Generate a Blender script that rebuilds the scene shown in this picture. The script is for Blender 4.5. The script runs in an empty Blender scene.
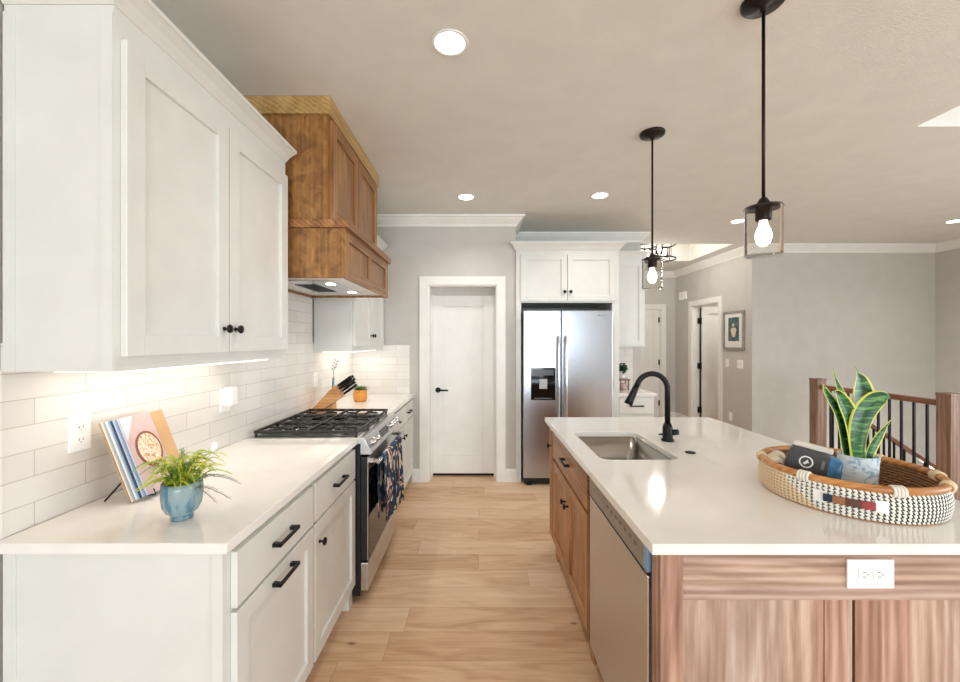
import bpy, bmesh, math, random
from mathutils import Matrix, Vector
random.seed(7)
PI = math.pi
SC = bpy.context.scene
COL = SC.collection

# ------------------------------------------------------------------ camera, light, exposure
cam = bpy.data.cameras.new('camera'); camo = bpy.data.objects.new('camera', cam); COL.objects.link(camo)
cam.lens = 15.0; cam.sensor_width = 36.0; cam.clip_start = 0.02
camo.location = (0, 0, 1.456); camo.rotation_euler = (PI/2, 0, 0)
SC.camera = camo
SC.view_settings.view_transform = 'Standard'; SC.view_settings.look = 'None'
SC.view_settings.exposure = 0.42; SC.view_settings.gamma = 1.0
SC.view_settings.use_curve_mapping = False
world = bpy.data.worlds.new('world'); SC.world = world; world.use_nodes = True
world.node_tree.nodes['Background'].inputs[0].default_value = (0.80, 0.88, 1.0, 1)
world.node_tree.nodes['Background'].inputs[1].default_value = 1.0
CEIL = 2.743

def area(name, loc, rot, sx, sy, power, color=(1, 1, 1), spread=PI):
    l = bpy.data.lights.new(name, 'AREA'); l.shape = 'RECTANGLE'; l.size = sx; l.size_y = sy
    l.energy = power; l.color = color; l.spread = spread
    o = bpy.data.objects.new(name, l); COL.objects.link(o); o.location = loc; o.rotation_euler = rot
    return o
# daylight at unseen glazing, tilted up for the ceiling; side one added for island
area('daylight_rear', (0.6, -5.93, 1.25), (PI/2+.25, 0, 0), 4.2, 2.2, 230, (0.83, 0.93, 1.0))
area('daylight_side_fill', (6.03, -0.6, 1.35), (0, PI/2+.25, 0), 2.0, 4.4, 135, (0.83, 0.93, 1.0))
SC.cycles.diffuse_bounces = 8

# ------------------------------------------------------------------ materials
def lin(c):
    return tuple(((v/255)/12.92 if v/255 <= 0.04045 else ((v/255+0.055)/1.055)**2.4) for v in c) + (1,)
def new_mat(name):
    m = bpy.data.materials.new(name); m.use_nodes = True
    return m, m.node_tree, m.node_tree.nodes['Principled BSDF']
def N(nt, kind, **kw):
    n = nt.nodes.new(kind)
    for k, v in kw.items(): setattr(n, k, v)
    return n
def plain(name, rgb, rough=0.5, metal=0.0, spec=None, bump=0.0, bscale=200.0, coat=0.0):
    m, nt, b = new_mat(name)
    b.inputs['Roughness'].default_value = rough; b.inputs['Metallic'].default_value = metal
    if spec is not None: b.inputs['Specular IOR Level'].default_value = spec
    if coat: b.inputs['Coat Weight'].default_value = coat; b.inputs['Coat Roughness'].default_value = 0.08
    tc = N(nt, 'ShaderNodeTexCoord'); nz = N(nt, 'ShaderNodeTexNoise'); nz.inputs['Scale'].default_value = 6.0
    nz.inputs['Detail'].default_value = 3
    nt.links.new(tc.outputs['Object'], nz.inputs['Vector'])
    r = N(nt, 'ShaderNodeValToRGB'); c = lin(rgb)
    r.color_ramp.elements[0].position = 0.3; r.color_ramp.elements[1].position = 0.7
    r.color_ramp.elements[0].color = tuple(v*0.965 for v in c[:3]) + (1,)
    r.color_ramp.elements[1].color = tuple(min(1, v*1.03) for v in c[:3]) + (1,)
    nt.links.new(nz.outputs['Fac'], r.inputs['Fac']); nt.links.new(r.outputs['Color'], b.inputs['Base Color'])
    if bump:
        n2 = N(nt, 'ShaderNodeTexNoise'); n2.inputs['Scale'].default_value = bscale; n2.inputs['Detail'].default_value = 4
        bp = N(nt, 'ShaderNodeBump'); bp.inputs['Strength'].default_value = bump; bp.inputs['Distance'].default_value = 0.004
        nt.links.new(tc.outputs['Object'], n2.inputs['Vector']); nt.links.new(n2.outputs['Fac'], bp.inputs['Height'])
        nt.links.new(bp.outputs['Normal'], b.inputs['Normal'])
    return m
def emit(name, rgb, strength):
    m, nt, b = new_mat(name)
    b.inputs['Base Color'].default_value = (0.8, 0.8, 0.8, 1)
    b.inputs['Emission Color'].default_value = lin(rgb); b.inputs['Emission Strength'].default_value = strength
    return m
def glass(name, rgb=(255, 255, 255), rough=0.0, ior=1.45):
    m, nt, b = new_mat(name)
    b.inputs['Base Color'].default_value = lin(rgb); b.inputs['Transmission Weight'].default_value = 1.0
    b.inputs['Roughness'].default_value = rough; b.inputs['IOR'].default_value = ior
    return m
def wood(name, dark, mid, light, axis='z', rough=0.4, fine=38.0, blotch=3.0, contrast=1.0, figure=.16, iso=0, coat=0.0, stave=0.0, tones=None):
    """grain runs along axis; stave > 0 gives boards of that width in varying tone"""
    m, nt, b = new_mat(name); b.inputs['Roughness'].default_value = rough
    if coat: b.inputs['Coat Weight'].default_value = coat; b.inputs['Coat Roughness'].default_value = 0.2
    tc = N(nt, 'ShaderNodeTexCoord'); oi = N(nt, 'ShaderNodeObjectInfo')
    ad = N(nt, 'ShaderNodeVectorMath', operation='ADD'); ms = N(nt, 'ShaderNodeVectorMath', operation='SCALE')
    ms.inputs['Scale'].default_value = 3.7
    cx = N(nt, 'ShaderNodeCombineXYZ')
    for k in range(3): nt.links.new(oi.outputs['Random'], cx.inputs[k])
    nt.links.new(cx.outputs[0], ms.inputs[0]); nt.links.new(tc.outputs['Object'], ad.inputs[0]); nt.links.new(ms.outputs[0], ad.inputs[1])
    def mapped(a, c):
        mp = N(nt, 'ShaderNodeMapping'); s = [c, c, c]; s['xyz'.index(axis)] = a
        mp.inputs['Scale'].default_value = s; nt.links.new(ad.outputs[0], mp.inputs['Vector']); return mp
    n1 = N(nt, 'ShaderNodeTexNoise'); n1.inputs['Scale'].default_value = 1; n1.inputs['Detail'].default_value = 5; n1.inputs['Distortion'].default_value = 1.2
    nt.links.new(mapped(blotch*(2.2 if iso else 0.5), blotch*3).outputs[0], n1.inputs['Vector'])
    n2 = N(nt, 'ShaderNodeTexNoise'); n2.inputs['Scale'].default_value = 1; n2.inputs['Detail'].default_value = 6; n2.inputs['Distortion'].default_value = 0.6
    nt.links.new(mapped(fine*0.06, fine*1.6).outputs[0], n2.inputs['Vector'])
    mx = N(nt, 'ShaderNodeMath', operation='MULTIPLY_ADD'); mx.inputs[1].default_value = 0.45*contrast
    sc = N(nt, 'ShaderNodeMath', operation='MULTIPLY_ADD'); sc.inputs[1].default_value = 0.75*contrast; sc.inputs[2].default_value = 0.5-0.6*contrast
    nt.links.new(n1.outputs['Fac'], sc.inputs[0]); nt.links.new(n2.outputs['Fac'], mx.inputs[0]); nt.links.new(sc.outputs[0], mx.inputs[2])
    wv = N(nt, 'ShaderNodeTexWave', wave_type='RINGS', wave_profile='SIN'); wv.rings_direction = axis.upper(); wv.inputs['Scale'].default_value = 1; wv.inputs['Distortion'].default_value = 5; wv.inputs['Detail'].default_value = 3; wv.inputs['Detail Scale'].default_value = .7
    nt.links.new(mapped(2.4, 15).outputs[0], wv.inputs['Vector'])
    wa = N(nt, 'ShaderNodeMath', operation='MULTIPLY_ADD'); wa.inputs[1].default_value = figure; nt.links.new(wv.outputs['Fac'], wa.inputs[0])
    ws = N(nt, 'ShaderNodeMath', operation='SUBTRACT'); ws.inputs[1].default_value = figure*.5; nt.links.new(mx.outputs[0], ws.inputs[0]); nt.links.new(ws.outputs[0], wa.inputs[2]); mx = wa
    r = N(nt, 'ShaderNodeValToRGB'); e = r.color_ramp.elements
    e[0].position = 0.28; e[0].color = lin(dark); e[1].position = 0.72; e[1].color = lin(light)
    x = e.new(0.5); x.color = lin(mid)
    nt.links.new(mx.outputs[0], r.inputs['Fac']); col = r.outputs['Color']
    if stave:
        sp = N(nt, 'ShaderNodeSeparateXYZ'); nt.links.new(tc.outputs['Object'], sp.inputs[0])
        dv = N(nt, 'ShaderNodeMath', operation='DIVIDE'); dv.inputs[1].default_value = stave
        nt.links.new(sp.outputs[0 if axis != 'x' else 2], dv.inputs[0])
        fl = N(nt, 'ShaderNodeMath', operation='FLOOR'); nt.links.new(dv.outputs[0], fl.inputs[0])
        ar = N(nt, 'ShaderNodeMath', operation='ADD'); nt.links.new(fl.outputs[0], ar.inputs[0]); nt.links.new(oi.outputs['Random'], ar.inputs[1])
        wn = N(nt, 'ShaderNodeTexWhiteNoise', noise_dimensions='1D'); nt.links.new(ar.outputs[0], wn.inputs['W'])
        rr = N(nt, 'ShaderNodeValToRGB'); rr.color_ramp.interpolation = 'CONSTANT'
        tones = tones or [(250, 234, 218), (228, 202, 188), (246, 242, 238), (222, 192, 176), (238, 224, 214), (232, 226, 222)]
        ee = rr.color_ramp.elements
        while len(ee) < len(tones): ee.new(0.5)
        for i, t in enumerate(tones): ee[i].position = i/len(tones)
        for i, t in enumerate(tones): ee[i].color = lin(t)
        nt.links.new(wn.outputs['Value'], rr.inputs['Fac'])
        mm = N(nt, 'ShaderNodeMix', data_type='RGBA', blend_type='MULTIPLY'); mm.inputs['Factor'].default_value = 1
        nt.links.new(col, mm.inputs['A']); nt.links.new(rr.outputs['Color'], mm.inputs['B']); col = mm.outputs['Result']
    nt.links.new(col, b.inputs['Base Color'])
    bp = N(nt, 'ShaderNodeBump'); bp.inputs['Strength'].default_value = 0.08; bp.inputs['Distance'].default_value = 0.002
    nt.links.new(n2.outputs['Fac'], bp.inputs['Height']); nt.links.new(bp.outputs['Normal'], b.inputs['Normal'])
    return m
def tile_mat(name, hor, off_h):
    m, nt, b = new_mat(name); b.inputs['Roughness'].default_value = 0.14
    tc = N(nt, 'ShaderNodeTexCoord'); sp = N(nt, 'ShaderNodeSeparateXYZ'); cx = N(nt, 'ShaderNodeCombineXYZ')
    nt.links.new(tc.outputs['Object'], sp.inputs[0]); nt.links.new(sp.outputs[hor], cx.inputs[0]); nt.links.new(sp.outputs[2], cx.inputs[1])
    mp = N(nt, 'ShaderNodeMapping'); mp.inputs['Location'].default_value = (off_h, -0.907, 0); nt.links.new(cx.outputs[0], mp.inputs['Vector'])
    br = N(nt, 'ShaderNodeTexBrick'); br.offset = 0.5
    br.inputs['Scale'].default_value = 1; br.inputs['Brick Width'].default_value = 0.305; br.inputs['Row Height'].default_value = 0.0762
    br.inputs['Mortar Size'].default_value = 0.0016; br.inputs['Mortar Smooth'].default_value = 0.3; br.inputs['Bias'].default_value = 0
    br.inputs['Color1'].default_value = lin((228, 225, 220)); br.inputs['Color2'].default_value = lin((221, 217, 211)); br.inputs['Mortar'].default_value = lin((198, 191, 182))
    nt.links.new(mp.outputs[0], br.inputs['Vector']); nt.links.new(br.outputs['Color'], b.inputs['Base Color'])
    nz = N(nt, 'ShaderNodeTexNoise'); nz.inputs['Scale'].default_value = 9; nt.links.new(tc.outputs['Object'], nz.inputs['Vector'])
    ml = N(nt, 'ShaderNodeMath', operation='MULTIPLY'); ml.inputs[1].default_value = 0.4; nt.links.new(nz.outputs['Fac'], ml.inputs[0])
    su = N(nt, 'ShaderNodeMath', operation='SUBTRACT'); nt.links.new(ml.outputs[0], su.inputs[0]); nt.links.new(br.outputs['Fac'], su.inputs[1])
    bp = N(nt, 'ShaderNodeBump'); bp.inputs['Strength'].default_value = 0.5; bp.inputs['Distance'].default_value = 0.0015
    nt.links.new(su.outputs[0], bp.inputs['Height']); nt.links.new(bp.outputs['Normal'], b.inputs['Normal'])
    return m
def floor_mat():
    m, nt, b = new_mat('oak_planks'); b.inputs['Roughness'].default_value = 0.42
    tc = N(nt, 'ShaderNodeTexCoord'); mp = N(nt, 'ShaderNodeMapping'); mp.inputs['Location'].default_value = (0.35, -2.003+0.182*20, 0)
    nt.links.new(tc.outputs['Object'], mp.inputs['Vector'])
    sp = N(nt, 'ShaderNodeSeparateXYZ'); nt.links.new(mp.outputs[0], sp.inputs[0])
    def mth(op, a_, b_=None, c_=None):
        n = N(nt, 'ShaderNodeMath', operation=op)
        for k_, v_ in enumerate((a_, b_, c_)):
            if v_ is None: continue
            if isinstance(v_, (int, float)): n.inputs[k_].default_value = v_
            else: nt.links.new(v_, n.inputs[k_])
        return n.outputs[0]
    fy = mth('DIVIDE', sp.outputs[1], 0.182); row = mth('FLOOR', fy)
    w1 = N(nt, 'ShaderNodeTexWhiteNoise', noise_dimensions='1D'); nt.links.new(row, w1.inputs['W'])
    fx = mth('MULTIPLY_ADD', w1.outputs['Value'], 7.3, mth('DIVIDE', sp.outputs[0], 1.7)); colm = mth('FLOOR', fx)
    w2 = N(nt, 'ShaderNodeTexWhiteNoise', noise_dimensions='2D'); cc = N(nt, 'ShaderNodeCombineXYZ'); nt.links.new(row, cc.inputs[0]); nt.links.new(colm, cc.inputs[1]); nt.links.new(cc.outputs[0], w2.inputs['Vector'])
    ey = mth('MULTIPLY', mth('SUBTRACT', 0.5, mth('ABSOLUTE', mth('SUBTRACT', mth('FRACT', fy), 0.5))), 0.182)
    ex = mth('MULTIPLY', mth('SUBTRACT', 0.5, mth('ABSOLUTE', mth('SUBTRACT', mth('FRACT', fx), 0.5))), 1.7)
    seam = mth('SUBTRACT', 1.0, mth('SMOOTH_MIN', 1.0, mth('DIVIDE', mth('MINIMUM', ex, ey), 0.0016), 0.1))
    class _o: pass
    bw = _o(); bw.outputs = [w2.outputs['Value']]; br = _o(); br.outputs = {'Fac': seam}
    ofs = N(nt, 'ShaderNodeCombineXYZ'); nt.links.new(bw.outputs[0], ofs.inputs[0]); nt.links.new(bw.outputs[0], ofs.inputs[2])
    sc = N(nt, 'ShaderNodeVectorMath', operation='SCALE'); sc.inputs['Scale'].default_value = 7; nt.links.new(ofs.outputs[0], sc.inputs[0])
    ad = N(nt, 'ShaderNodeVectorMath', operation='ADD'); nt.links.new(tc.outputs['Object'], ad.inputs[0]); nt.links.new(sc.outputs[0], ad.inputs[1])
    def nz(s, d, dist):
        p = N(nt, 'ShaderNodeMapping'); p.inputs['Scale'].default_value = s; nt.links.new(ad.outputs[0], p.inputs['Vector'])
        n = N(nt, 'ShaderNodeTexNoise'); n.inputs['Scale'].default_value = 1; n.inputs['Detail'].default_value = d; n.inputs['Distortion'].default_value = dist
        nt.links.new(p.outputs[0], n.inputs['Vector']); return n
    n1 = nz((1.6, 9, 9), 6, 2.2); n2 = nz((4, 90, 90), 6, 0.8)
    a = N(nt, 'ShaderNodeMath', operation='MULTIPLY_ADD'); a.inputs[1].default_value = 0.75; nt.links.new(n1.outputs['Fac'], a.inputs[0])
    c = N(nt, 'ShaderNodeMath', operation='MULTIPLY_ADD'); c.inputs[1].default_value = 0.32; nt.links.new(n2.outputs['Fac'], c.inputs[0])
    d = N(nt, 'ShaderNodeMath', operation='MULTIPLY_ADD'); d.inputs[1].default_value = 0.32; d.inputs[2].default_value = -0.18; nt.links.new(bw.outputs[0], d.inputs[0])
    nt.links.new(d.outputs[0], c.inputs[2]); nt.links.new(c.outputs[0], a.inputs[2])
    r = N(nt, 'ShaderNodeValToRGB'); e = r.color_ramp.elements
    e[0].position = 0.22; e[0].color = lin((176, 134, 98)); e[1].position = 0.80; e[1].color = lin((222, 193, 162))
    x = e.new(0.5); x.color = lin((204, 167, 132)); nt.links.new(a.outputs[0], r.inputs['Fac'])
    vo = N(nt, 'ShaderNodeTexVoronoi'); vo.inputs['Scale'].default_value = 2.3
    pv = N(nt, 'ShaderNodeMapping'); pv.inputs['Scale'].default_value = (0.75, 1.5, 1); nt.links.new(ad.outputs[0], pv.inputs['Vector']); nt.links.new(pv.outputs[0], vo.inputs['Vector'])
    kr = N(nt, 'ShaderNodeValToRGB'); ke = kr.color_ramp.elements; ke[0].position = 0.012; ke[0].color = (0.16, 0.09, 0.05, 1); ke[1].position = 0.05; ke[1].color = (1, 1, 1, 1)
    nt.links.new(vo.outputs['Distance'], kr.inputs['Fac'])
    m1 = N(nt, 'ShaderNodeMix', data_type='RGBA', blend_type='MULTIPLY'); m1.inputs['Factor'].default_value = 0.8
    nt.links.new(r.outputs['Color'], m1.inputs['A']); nt.links.new(kr.outputs['Color'], m1.inputs['B'])
    m2 = N(nt, 'ShaderNodeMix', data_type='RGBA'); m2.inputs['B'].default_value = lin((140, 104, 74))
    nt.links.new(br.outputs['Fac'], m2.inputs['Factor']); nt.links.new(m1.outputs['Result'], m2.inputs['A']); nt.links.new(m2.outputs['Result'], b.inputs['Base Color'])
    bp = N(nt, 'ShaderNodeBump'); bp.inputs['Strength'].default_value = 0.15; bp.inputs['Distance'].default_value = 0.002; bp.invert = True
    nt.links.new(br.outputs['Fac'], bp.inputs['Height']); nt.links.new(bp.outputs['Normal'], b.inputs['Normal'])
    return m
def steel(name, rgb, rough=0.3, axis='x'):
    m, nt, b = new_mat(name); b.inputs['Metallic'].default_value = 1; b.inputs['Roughness'].default_value = rough
    tc = N(nt, 'ShaderNodeTexCoord'); mp = N(nt, 'ShaderNodeMapping'); s = [700, 700, 700]; s['xyz'.index(axis)] = 6
    mp.inputs['Scale'].default_value = s; nt.links.new(tc.outputs['Object'], mp.inputs['Vector'])
    n = N(nt, 'ShaderNodeTexNoise'); n.inputs['Scale'].default_value = 1; n.inputs['Detail'].default_value = 2; nt.links.new(mp.outputs[0], n.inputs['Vector'])
    r = N(nt, 'ShaderNodeValToRGB'); c = lin(rgb)
    r.color_ramp.elements[0].color = tuple(v*0.92 for v in c[:3]) + (1,); r.color_ramp.elements[1].color = tuple(min(1, v*1.06) for v in c[:3]) + (1,)
    nt.links.new(n.outputs['Fac'], r.inputs['Fac']); nt.links.new(r.outputs['Color'], b.inputs['Base Color'])
    bp = N(nt, 'ShaderNodeBump'); bp.inputs['Strength'].default_value = 0.06; bp.inputs['Distance'].default_value = 0.001
    nt.links.new(n.outputs['Fac'], bp.inputs['Height']); nt.links.new(bp.outputs['Normal'], b.inputs['Normal'])
    return m
def blots(name, cols, scale=20, rough=0.7, dist='Distance', stretch=(1, 1, 1)):
    """patches of colour from a distorted noise"""
    m, nt, b = new_mat(name); b.inputs['Roughness'].default_value = rough
    tc = N(nt, 'ShaderNodeTexCoord'); mp = N(nt, 'ShaderNodeMapping'); mp.inputs['Scale'].default_value = stretch
    n = N(nt, 'ShaderNodeTexNoise'); n.inputs['Scale'].default_value = scale; n.inputs['Detail'].default_value = 1.5; n.inputs['Distortion'].default_value = 1.6
    nt.links.new(tc.outputs['Object'], mp.inputs['Vector']); nt.links.new(mp.outputs[0], n.inputs['Vector'])
    r = N(nt, 'ShaderNodeValToRGB'); r.color_ramp.interpolation = 'LINEAR'; e = r.color_ramp.elements
    while len(e) < len(cols): e.new(0.5)
    for i, (p, c) in enumerate(cols): e[i].position = p
    for i, (p, c) in enumerate(cols): e[i].color = lin(c)
    nt.links.new(n.outputs['Fac'], r.inputs['Fac']); nt.links.new(r.outputs['Color'], b.inputs['Base Color'])
    return m

M = {}
M['wall'] = plain('wall_paint', (190, 187, 181), 0.75, bump=0.12, bscale=350)
M['ceil'] = plain('ceiling_paint', (218, 217, 210), 0.85, bump=0.5, bscale=130)
M['trim'] = plain('trim_paint', (226, 225, 220), 0.4)
M['cab'] = plain('cabinet_paint', (217, 217, 212), 0.33)
M['quartz'] = plain('white_quartz', (232, 229, 224), 0.08)
M['floor'] = floor_mat()
M['tile_l'] = tile_mat('tile_left', 1, -1.176+0.1525)
M['tile_f'] = tile_mat('tile_far', 0, 0.1)
M['black'] = plain('matte_black_metal', (28, 27, 27), 0.42, 0.6)
M['black_gloss'] = plain('black_glass', (10, 10, 12), 0.06)
M['black_panel'] = plain('black_enamel', (20, 23, 28), 0.3)
M['iron'] = plain('cast_iron', (38, 34, 31), 0.55, bump=0.2)
M['steel'] = steel('brushed_steel', (182, 186, 193), 0.26, 'x')
M['steel_y'] = steel('brushed_steel_side', (208, 208, 208), 0.32, 'y')
M['chrome'] = plain('bright_steel', (215, 215, 215), 0.14, 1.0)
M['sink'] = steel('sink_steel', (165, 160, 152), 0.28, 'x')
HV = ((106, 66, 32), (144, 98, 54), (172, 126, 78))
M['hood_z'] = wood('hood_wood_upright', *HV, axis='z', blotch=4, rough=0.38)
M['hood_y'] = wood('hood_wood_level', *HV, axis='y', blotch=4, rough=0.38)
M['hood_x'] = wood('hood_wood_side', (98, 62, 26), (138, 95, 46), (168, 122, 68), axis='z', blotch=6, rough=0.45, fine=30, contrast=1.0, figure=.05, iso=1)
M['hood_crown'] = wood('hood_crown_wood', (142, 108, 60), (174, 138, 86), (194, 160, 106), axis='y', blotch=3)
IV = ((126, 82, 50), (164, 115, 76), (188, 141, 98))
M['isl_z'] = wood('island_wood_upright', *IV, axis='z', rough=0.4)
M['isl_y'] = wood('island_wood_level', *IV, axis='y', rough=0.4)
EV = ((134, 108, 94), (180, 154, 139), (212, 193, 181))
M['end_z'] = wood('island_end_upright', *EV, axis='z', rough=0.45, stave=0.085, blotch=3.5, tones=[(248, 238, 228), (234, 212, 200), (244, 242, 242), (232, 206, 192), (238, 228, 220)])
M['end_x'] = wood('island_end_level', *EV, axis='x', rough=0.45, stave=0.066, blotch=3.5, tones=[(240, 230, 220), (236, 230, 228), (244, 236, 226)])
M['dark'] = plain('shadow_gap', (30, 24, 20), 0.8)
M['newel'] = wood('newel_wood', (96, 72, 58), (132, 102, 84), (160, 130, 110), axis='z', rough=0.5)
M['rail'] = wood('rail_wood', (92, 58, 40), (124, 82, 60), (150, 106, 82), axis='y', rough=0.4)
M['plastic'] = plain('white_plastic', (240, 239, 236), 0.3)
M['slot'] = plain('socket_slots', (120, 116, 110), 0.6)
M['glow'] = emit('downlight_glow', (255, 246, 232), 9.0)
M['bulb'] = emit('bulb_glow', (255, 238, 212), 4.5)
M['bulb_s'] = emit('hall_bulb_glow', (255, 236, 210), 6.0)
def thin_glass(name, rgb=(250, 250, 248)):
    m, nt, b = new_mat(name); out = nt.nodes['Material Output']
    t = N(nt, 'ShaderNodeBsdfTransparent'); t.inputs[0].default_value = lin(rgb); g = N(nt, 'ShaderNodeBsdfGlossy'); g.inputs['Roughness'].default_value = .03
    lw = N(nt, 'ShaderNodeLayerWeight'); lw.inputs['Blend'].default_value = .15; mx = N(nt, 'ShaderNodeMixShader')
    tc = N(nt, 'ShaderNodeTexCoord'); v = N(nt, 'ShaderNodeTexNoise'); v.inputs['Scale'].default_value = 60; bp = N(nt, 'ShaderNodeBump'); bp.inputs['Strength'].default_value = .25; bp.inputs['Distance'].default_value = .003
    nt.links.new(tc.outputs['Object'], v.inputs['Vector']); nt.links.new(v.outputs['Fac'], bp.inputs['Height']); nt.links.new(bp.outputs['Normal'], g.inputs['Normal'])
    nt.links.new(lw.outputs['Fresnel'], mx.inputs[0]); nt.links.new(t.outputs[0], mx.inputs[1]); nt.links.new(g.outputs[0], mx.inputs[2]); nt.links.new(mx.outputs[0], out.inputs['Surface'])
    return m
M['glass'] = thin_glass('clear_glass')
M['bronze'] = plain('dark_bronze', (44, 38, 34), 0.4, 0.8)

# ------------------------------------------------------------------ mesh building
W = {}
def frame(o, u, n):
    u = Vector(u); n = Vector(n)
    m = Matrix.Identity(4)
    for i in range(3): m[i][0] = u[i]; m[i][1] = n[i]; m[i][2] = (0, 0, 1)[i]; m[i][3] = o[i]
    return m
class MB:
    def __init__(s, M4=None): s.v = []; s.f = []; s.mi = []; s.cur = 0; s.M = M4 or Matrix.Identity(4); s.sm = []; s.smooth = False
    def add(s, vs, fs):
        b = len(s.v); s.v += [tuple(s.M @ Vector(p)) for p in vs]
        for f in fs: s.f.append([b+i for i in f]); s.mi.append(s.cur); s.sm.append(s.smooth)
        return s
    def box(s, x0, x1, y0, y1, z0, z1):
        vs = [(x, y, z) for z in (z0, z1) for y in (y0, y1) for x in (x0, x1)]
        return s.add(vs, [(0, 2, 3, 1), (4, 5, 7, 6), (0, 1, 5, 4), (2, 6, 7, 3), (0, 4, 6, 2), (1, 3, 7, 5)])
    def prism(s, poly, a, b, axis='y'):
        n = len(poly)
        def P(q, t): return {'y': (q[0], t, q[1]), 'x': (t, q[0], q[1]), 'z': (q[0], q[1], t)}[axis]
        return s.add([P(q, a) for q in poly]+[P(q, b) for q in poly],
                     [tuple(range(n)), tuple(range(2*n-1, n-1, -1))]+[(i, (i+1) % n, n+(i+1) % n, n+i) for i in range(n)])
    def tube(s, pts, r, n=10, cap=True, closed=False):
        pts = [Vector(p) for p in pts]; k = len(pts); rs = r if isinstance(r, (list, tuple)) else [r]*k
        vs = []; up = None
        for i, p in enumerate(pts):
            if closed: t = pts[(i+1) % k]-pts[i-1]
            else: t = pts[min(i+1, k-1)]-pts[max(i-1, 0)]
            t.normalize()
            if up is None:
                up = Vector((0, 0, 1)) if abs(t.z) < 0.9 else Vector((1, 0, 0))
            a = t.cross(up); a.normalize(); c = a.cross(t); up = c
            for j in range(n):
                w = 2*PI*j/n; vs.append(p+(a*math.cos(w)+c*math.sin(w))*rs[i])
        fs = []
        for i in range(k if closed else k-1):
            for j in range(n):
                fs.append((i*n+j, i*n+(j+1) % n, ((i+1) % k)*n+(j+1) % n, ((i+1) % k)*n+j))
        old = s.smooth; s.smooth = n > 5; s.add(vs, fs); s.smooth = old
        if cap and not closed:
            b = len(s.v)-len(vs)
            s.f += [[b+j for j in range(n)][::-1], [b+(k-1)*n+j for j in range(n)]]; s.mi += [s.cur]*2; s.sm += [False]*2
        return s
    def cyl(s, p0, p1, r, n=20): return s.tube([p0, p1], r, n)
    def lathe(s, prof, c=(0, 0, 0), n=32, axis='z', closed=False):
        """prof: (radius, height) pairs; axis z, or any direction vector"""
        vs = []; c = Vector(c)
        if axis == 'z': R = Matrix.Identity(3)
        else: R = Vector(axis).normalized().to_track_quat('Z', 'Y').to_matrix()
        for r, h in prof:
            for j in range(n):
                w = 2*PI*j/n; vs.append(c+R @ Vector((r*math.cos(w), r*math.sin(w), h)))
        k = len(prof); fs = []
        for i in range(k if closed else k-1):
            for j in range(n):
                fs.append((i*n+j, i*n+(j+1) % n, ((i+1) % k)*n+(j+1) % n, ((i+1) % k)*n+j))
        old = s.smooth; s.smooth = True; s.add(vs, fs); s.smooth = old
        return s
    def sweep(s, prof, path, side=1, closed=False):
        """prof (d, z) offset from the wall line; path 2-D; side +1 = interior on the right of travel"""
        P = [Vector(p) for p in path]; k = len(P); n = len(prof); vs = []
        def nr(a, b): t = (b-a).normalized(); return Vector((t.y, -t.x))*side
        for i in range(k):
            if closed: a = nr(P[i-1], P[i]); b = nr(P[i], P[(i+1) % k])
            else: a = nr(P[max(i-1, 0)], P[max(i, 1)]); b = nr(P[min(i, k-2)], P[min(i+1, k-1)])
            m = (a+b); m = m/max(0.2, m.dot(a))
            for d, z in prof: vs.append((P[i].x+m.x*d, P[i].y+m.y*d, z))
        fs = []
        for i in range(k if closed else k-1):
            for j in range(n): fs.append((i*n+j, i*n+(j+1) % n, ((i+1) % k)*n+(j+1) % n, ((i+1) % k)*n+j))
        if not closed: fs += [tuple(range(n)), tuple(range((k-1)*n, k*n))[::-1]]
        return s.add(vs, fs)
    def build(s, name, mats, parent=None, bevel=0.0, seg=2, loc=None):
        me = bpy.data.meshes.new(name); inv = W[parent].inverted() if parent else (Matrix.Translation(loc).inverted() if loc else Matrix.Identity(4))
        me.from_pydata([inv @ Vector(v) for v in s.v], [], s.f)
        if not isinstance(mats, (list, tuple)): mats = [mats]
        for m in mats: me.materials.append(M[m] if isinstance(m, str) else m)
        for p, i, q in zip(me.polygons, s.mi, s.sm): p.material_index = i; p.use_smooth = q
        bm = bmesh.new(); bm.from_mesh(me); bmesh.ops.recalc_face_normals(bm, faces=bm.faces[:]); bm.to_mesh(me); bm.free()
        o = bpy.data.objects.new(name, me); COL.objects.link(o)
        if parent: o.parent = parent; W[o] = W[parent]
        elif loc: o.location = loc; W[o] = Matrix.Translation(loc)
        else: W[o] = Matrix.Identity(4)
        if bevel:
            b = o.modifiers.new('bevel', 'BEVEL'); b.width = bevel; b.segments = seg; b.limit_method = 'ANGLE'; b.angle_limit = math.radians(50)
        return o
def tag(o, label, cat, group=None):
    o['label'] = label; o['category'] = cat
    if group: o['group'] = group
    return o
def thing(name, label, cat, loc=(0, 0, 0), rotz=0, group=None):
    o = bpy.data.objects.new(name, None); COL.objects.link(o); o.empty_display_size = 0.05
    o.location = loc; o.rotation_euler = (0, 0, rotz); W[o] = Matrix.Translation(loc) @ Matrix.Rotation(rotz, 4, 'Z')
    return tag(o, label, cat, group)
def struct(o): o['kind'] = 'structure'; return o
def dup(root, loc, label, group=None, rotz=None):
    r = root.copy(); COL.objects.link(r); r.location = loc; r['label'] = label
    if rotz is not None: r.rotation_euler = (0, 0, rotz)
    if group: r['group'] = group
    for ch in list(root.children):
        c = ch.copy(); COL.objects.link(c); c.parent = r
        for g in list(ch.children):
            d = g.copy(); COL.objects.link(d); d.parent = c
    return r

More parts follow.
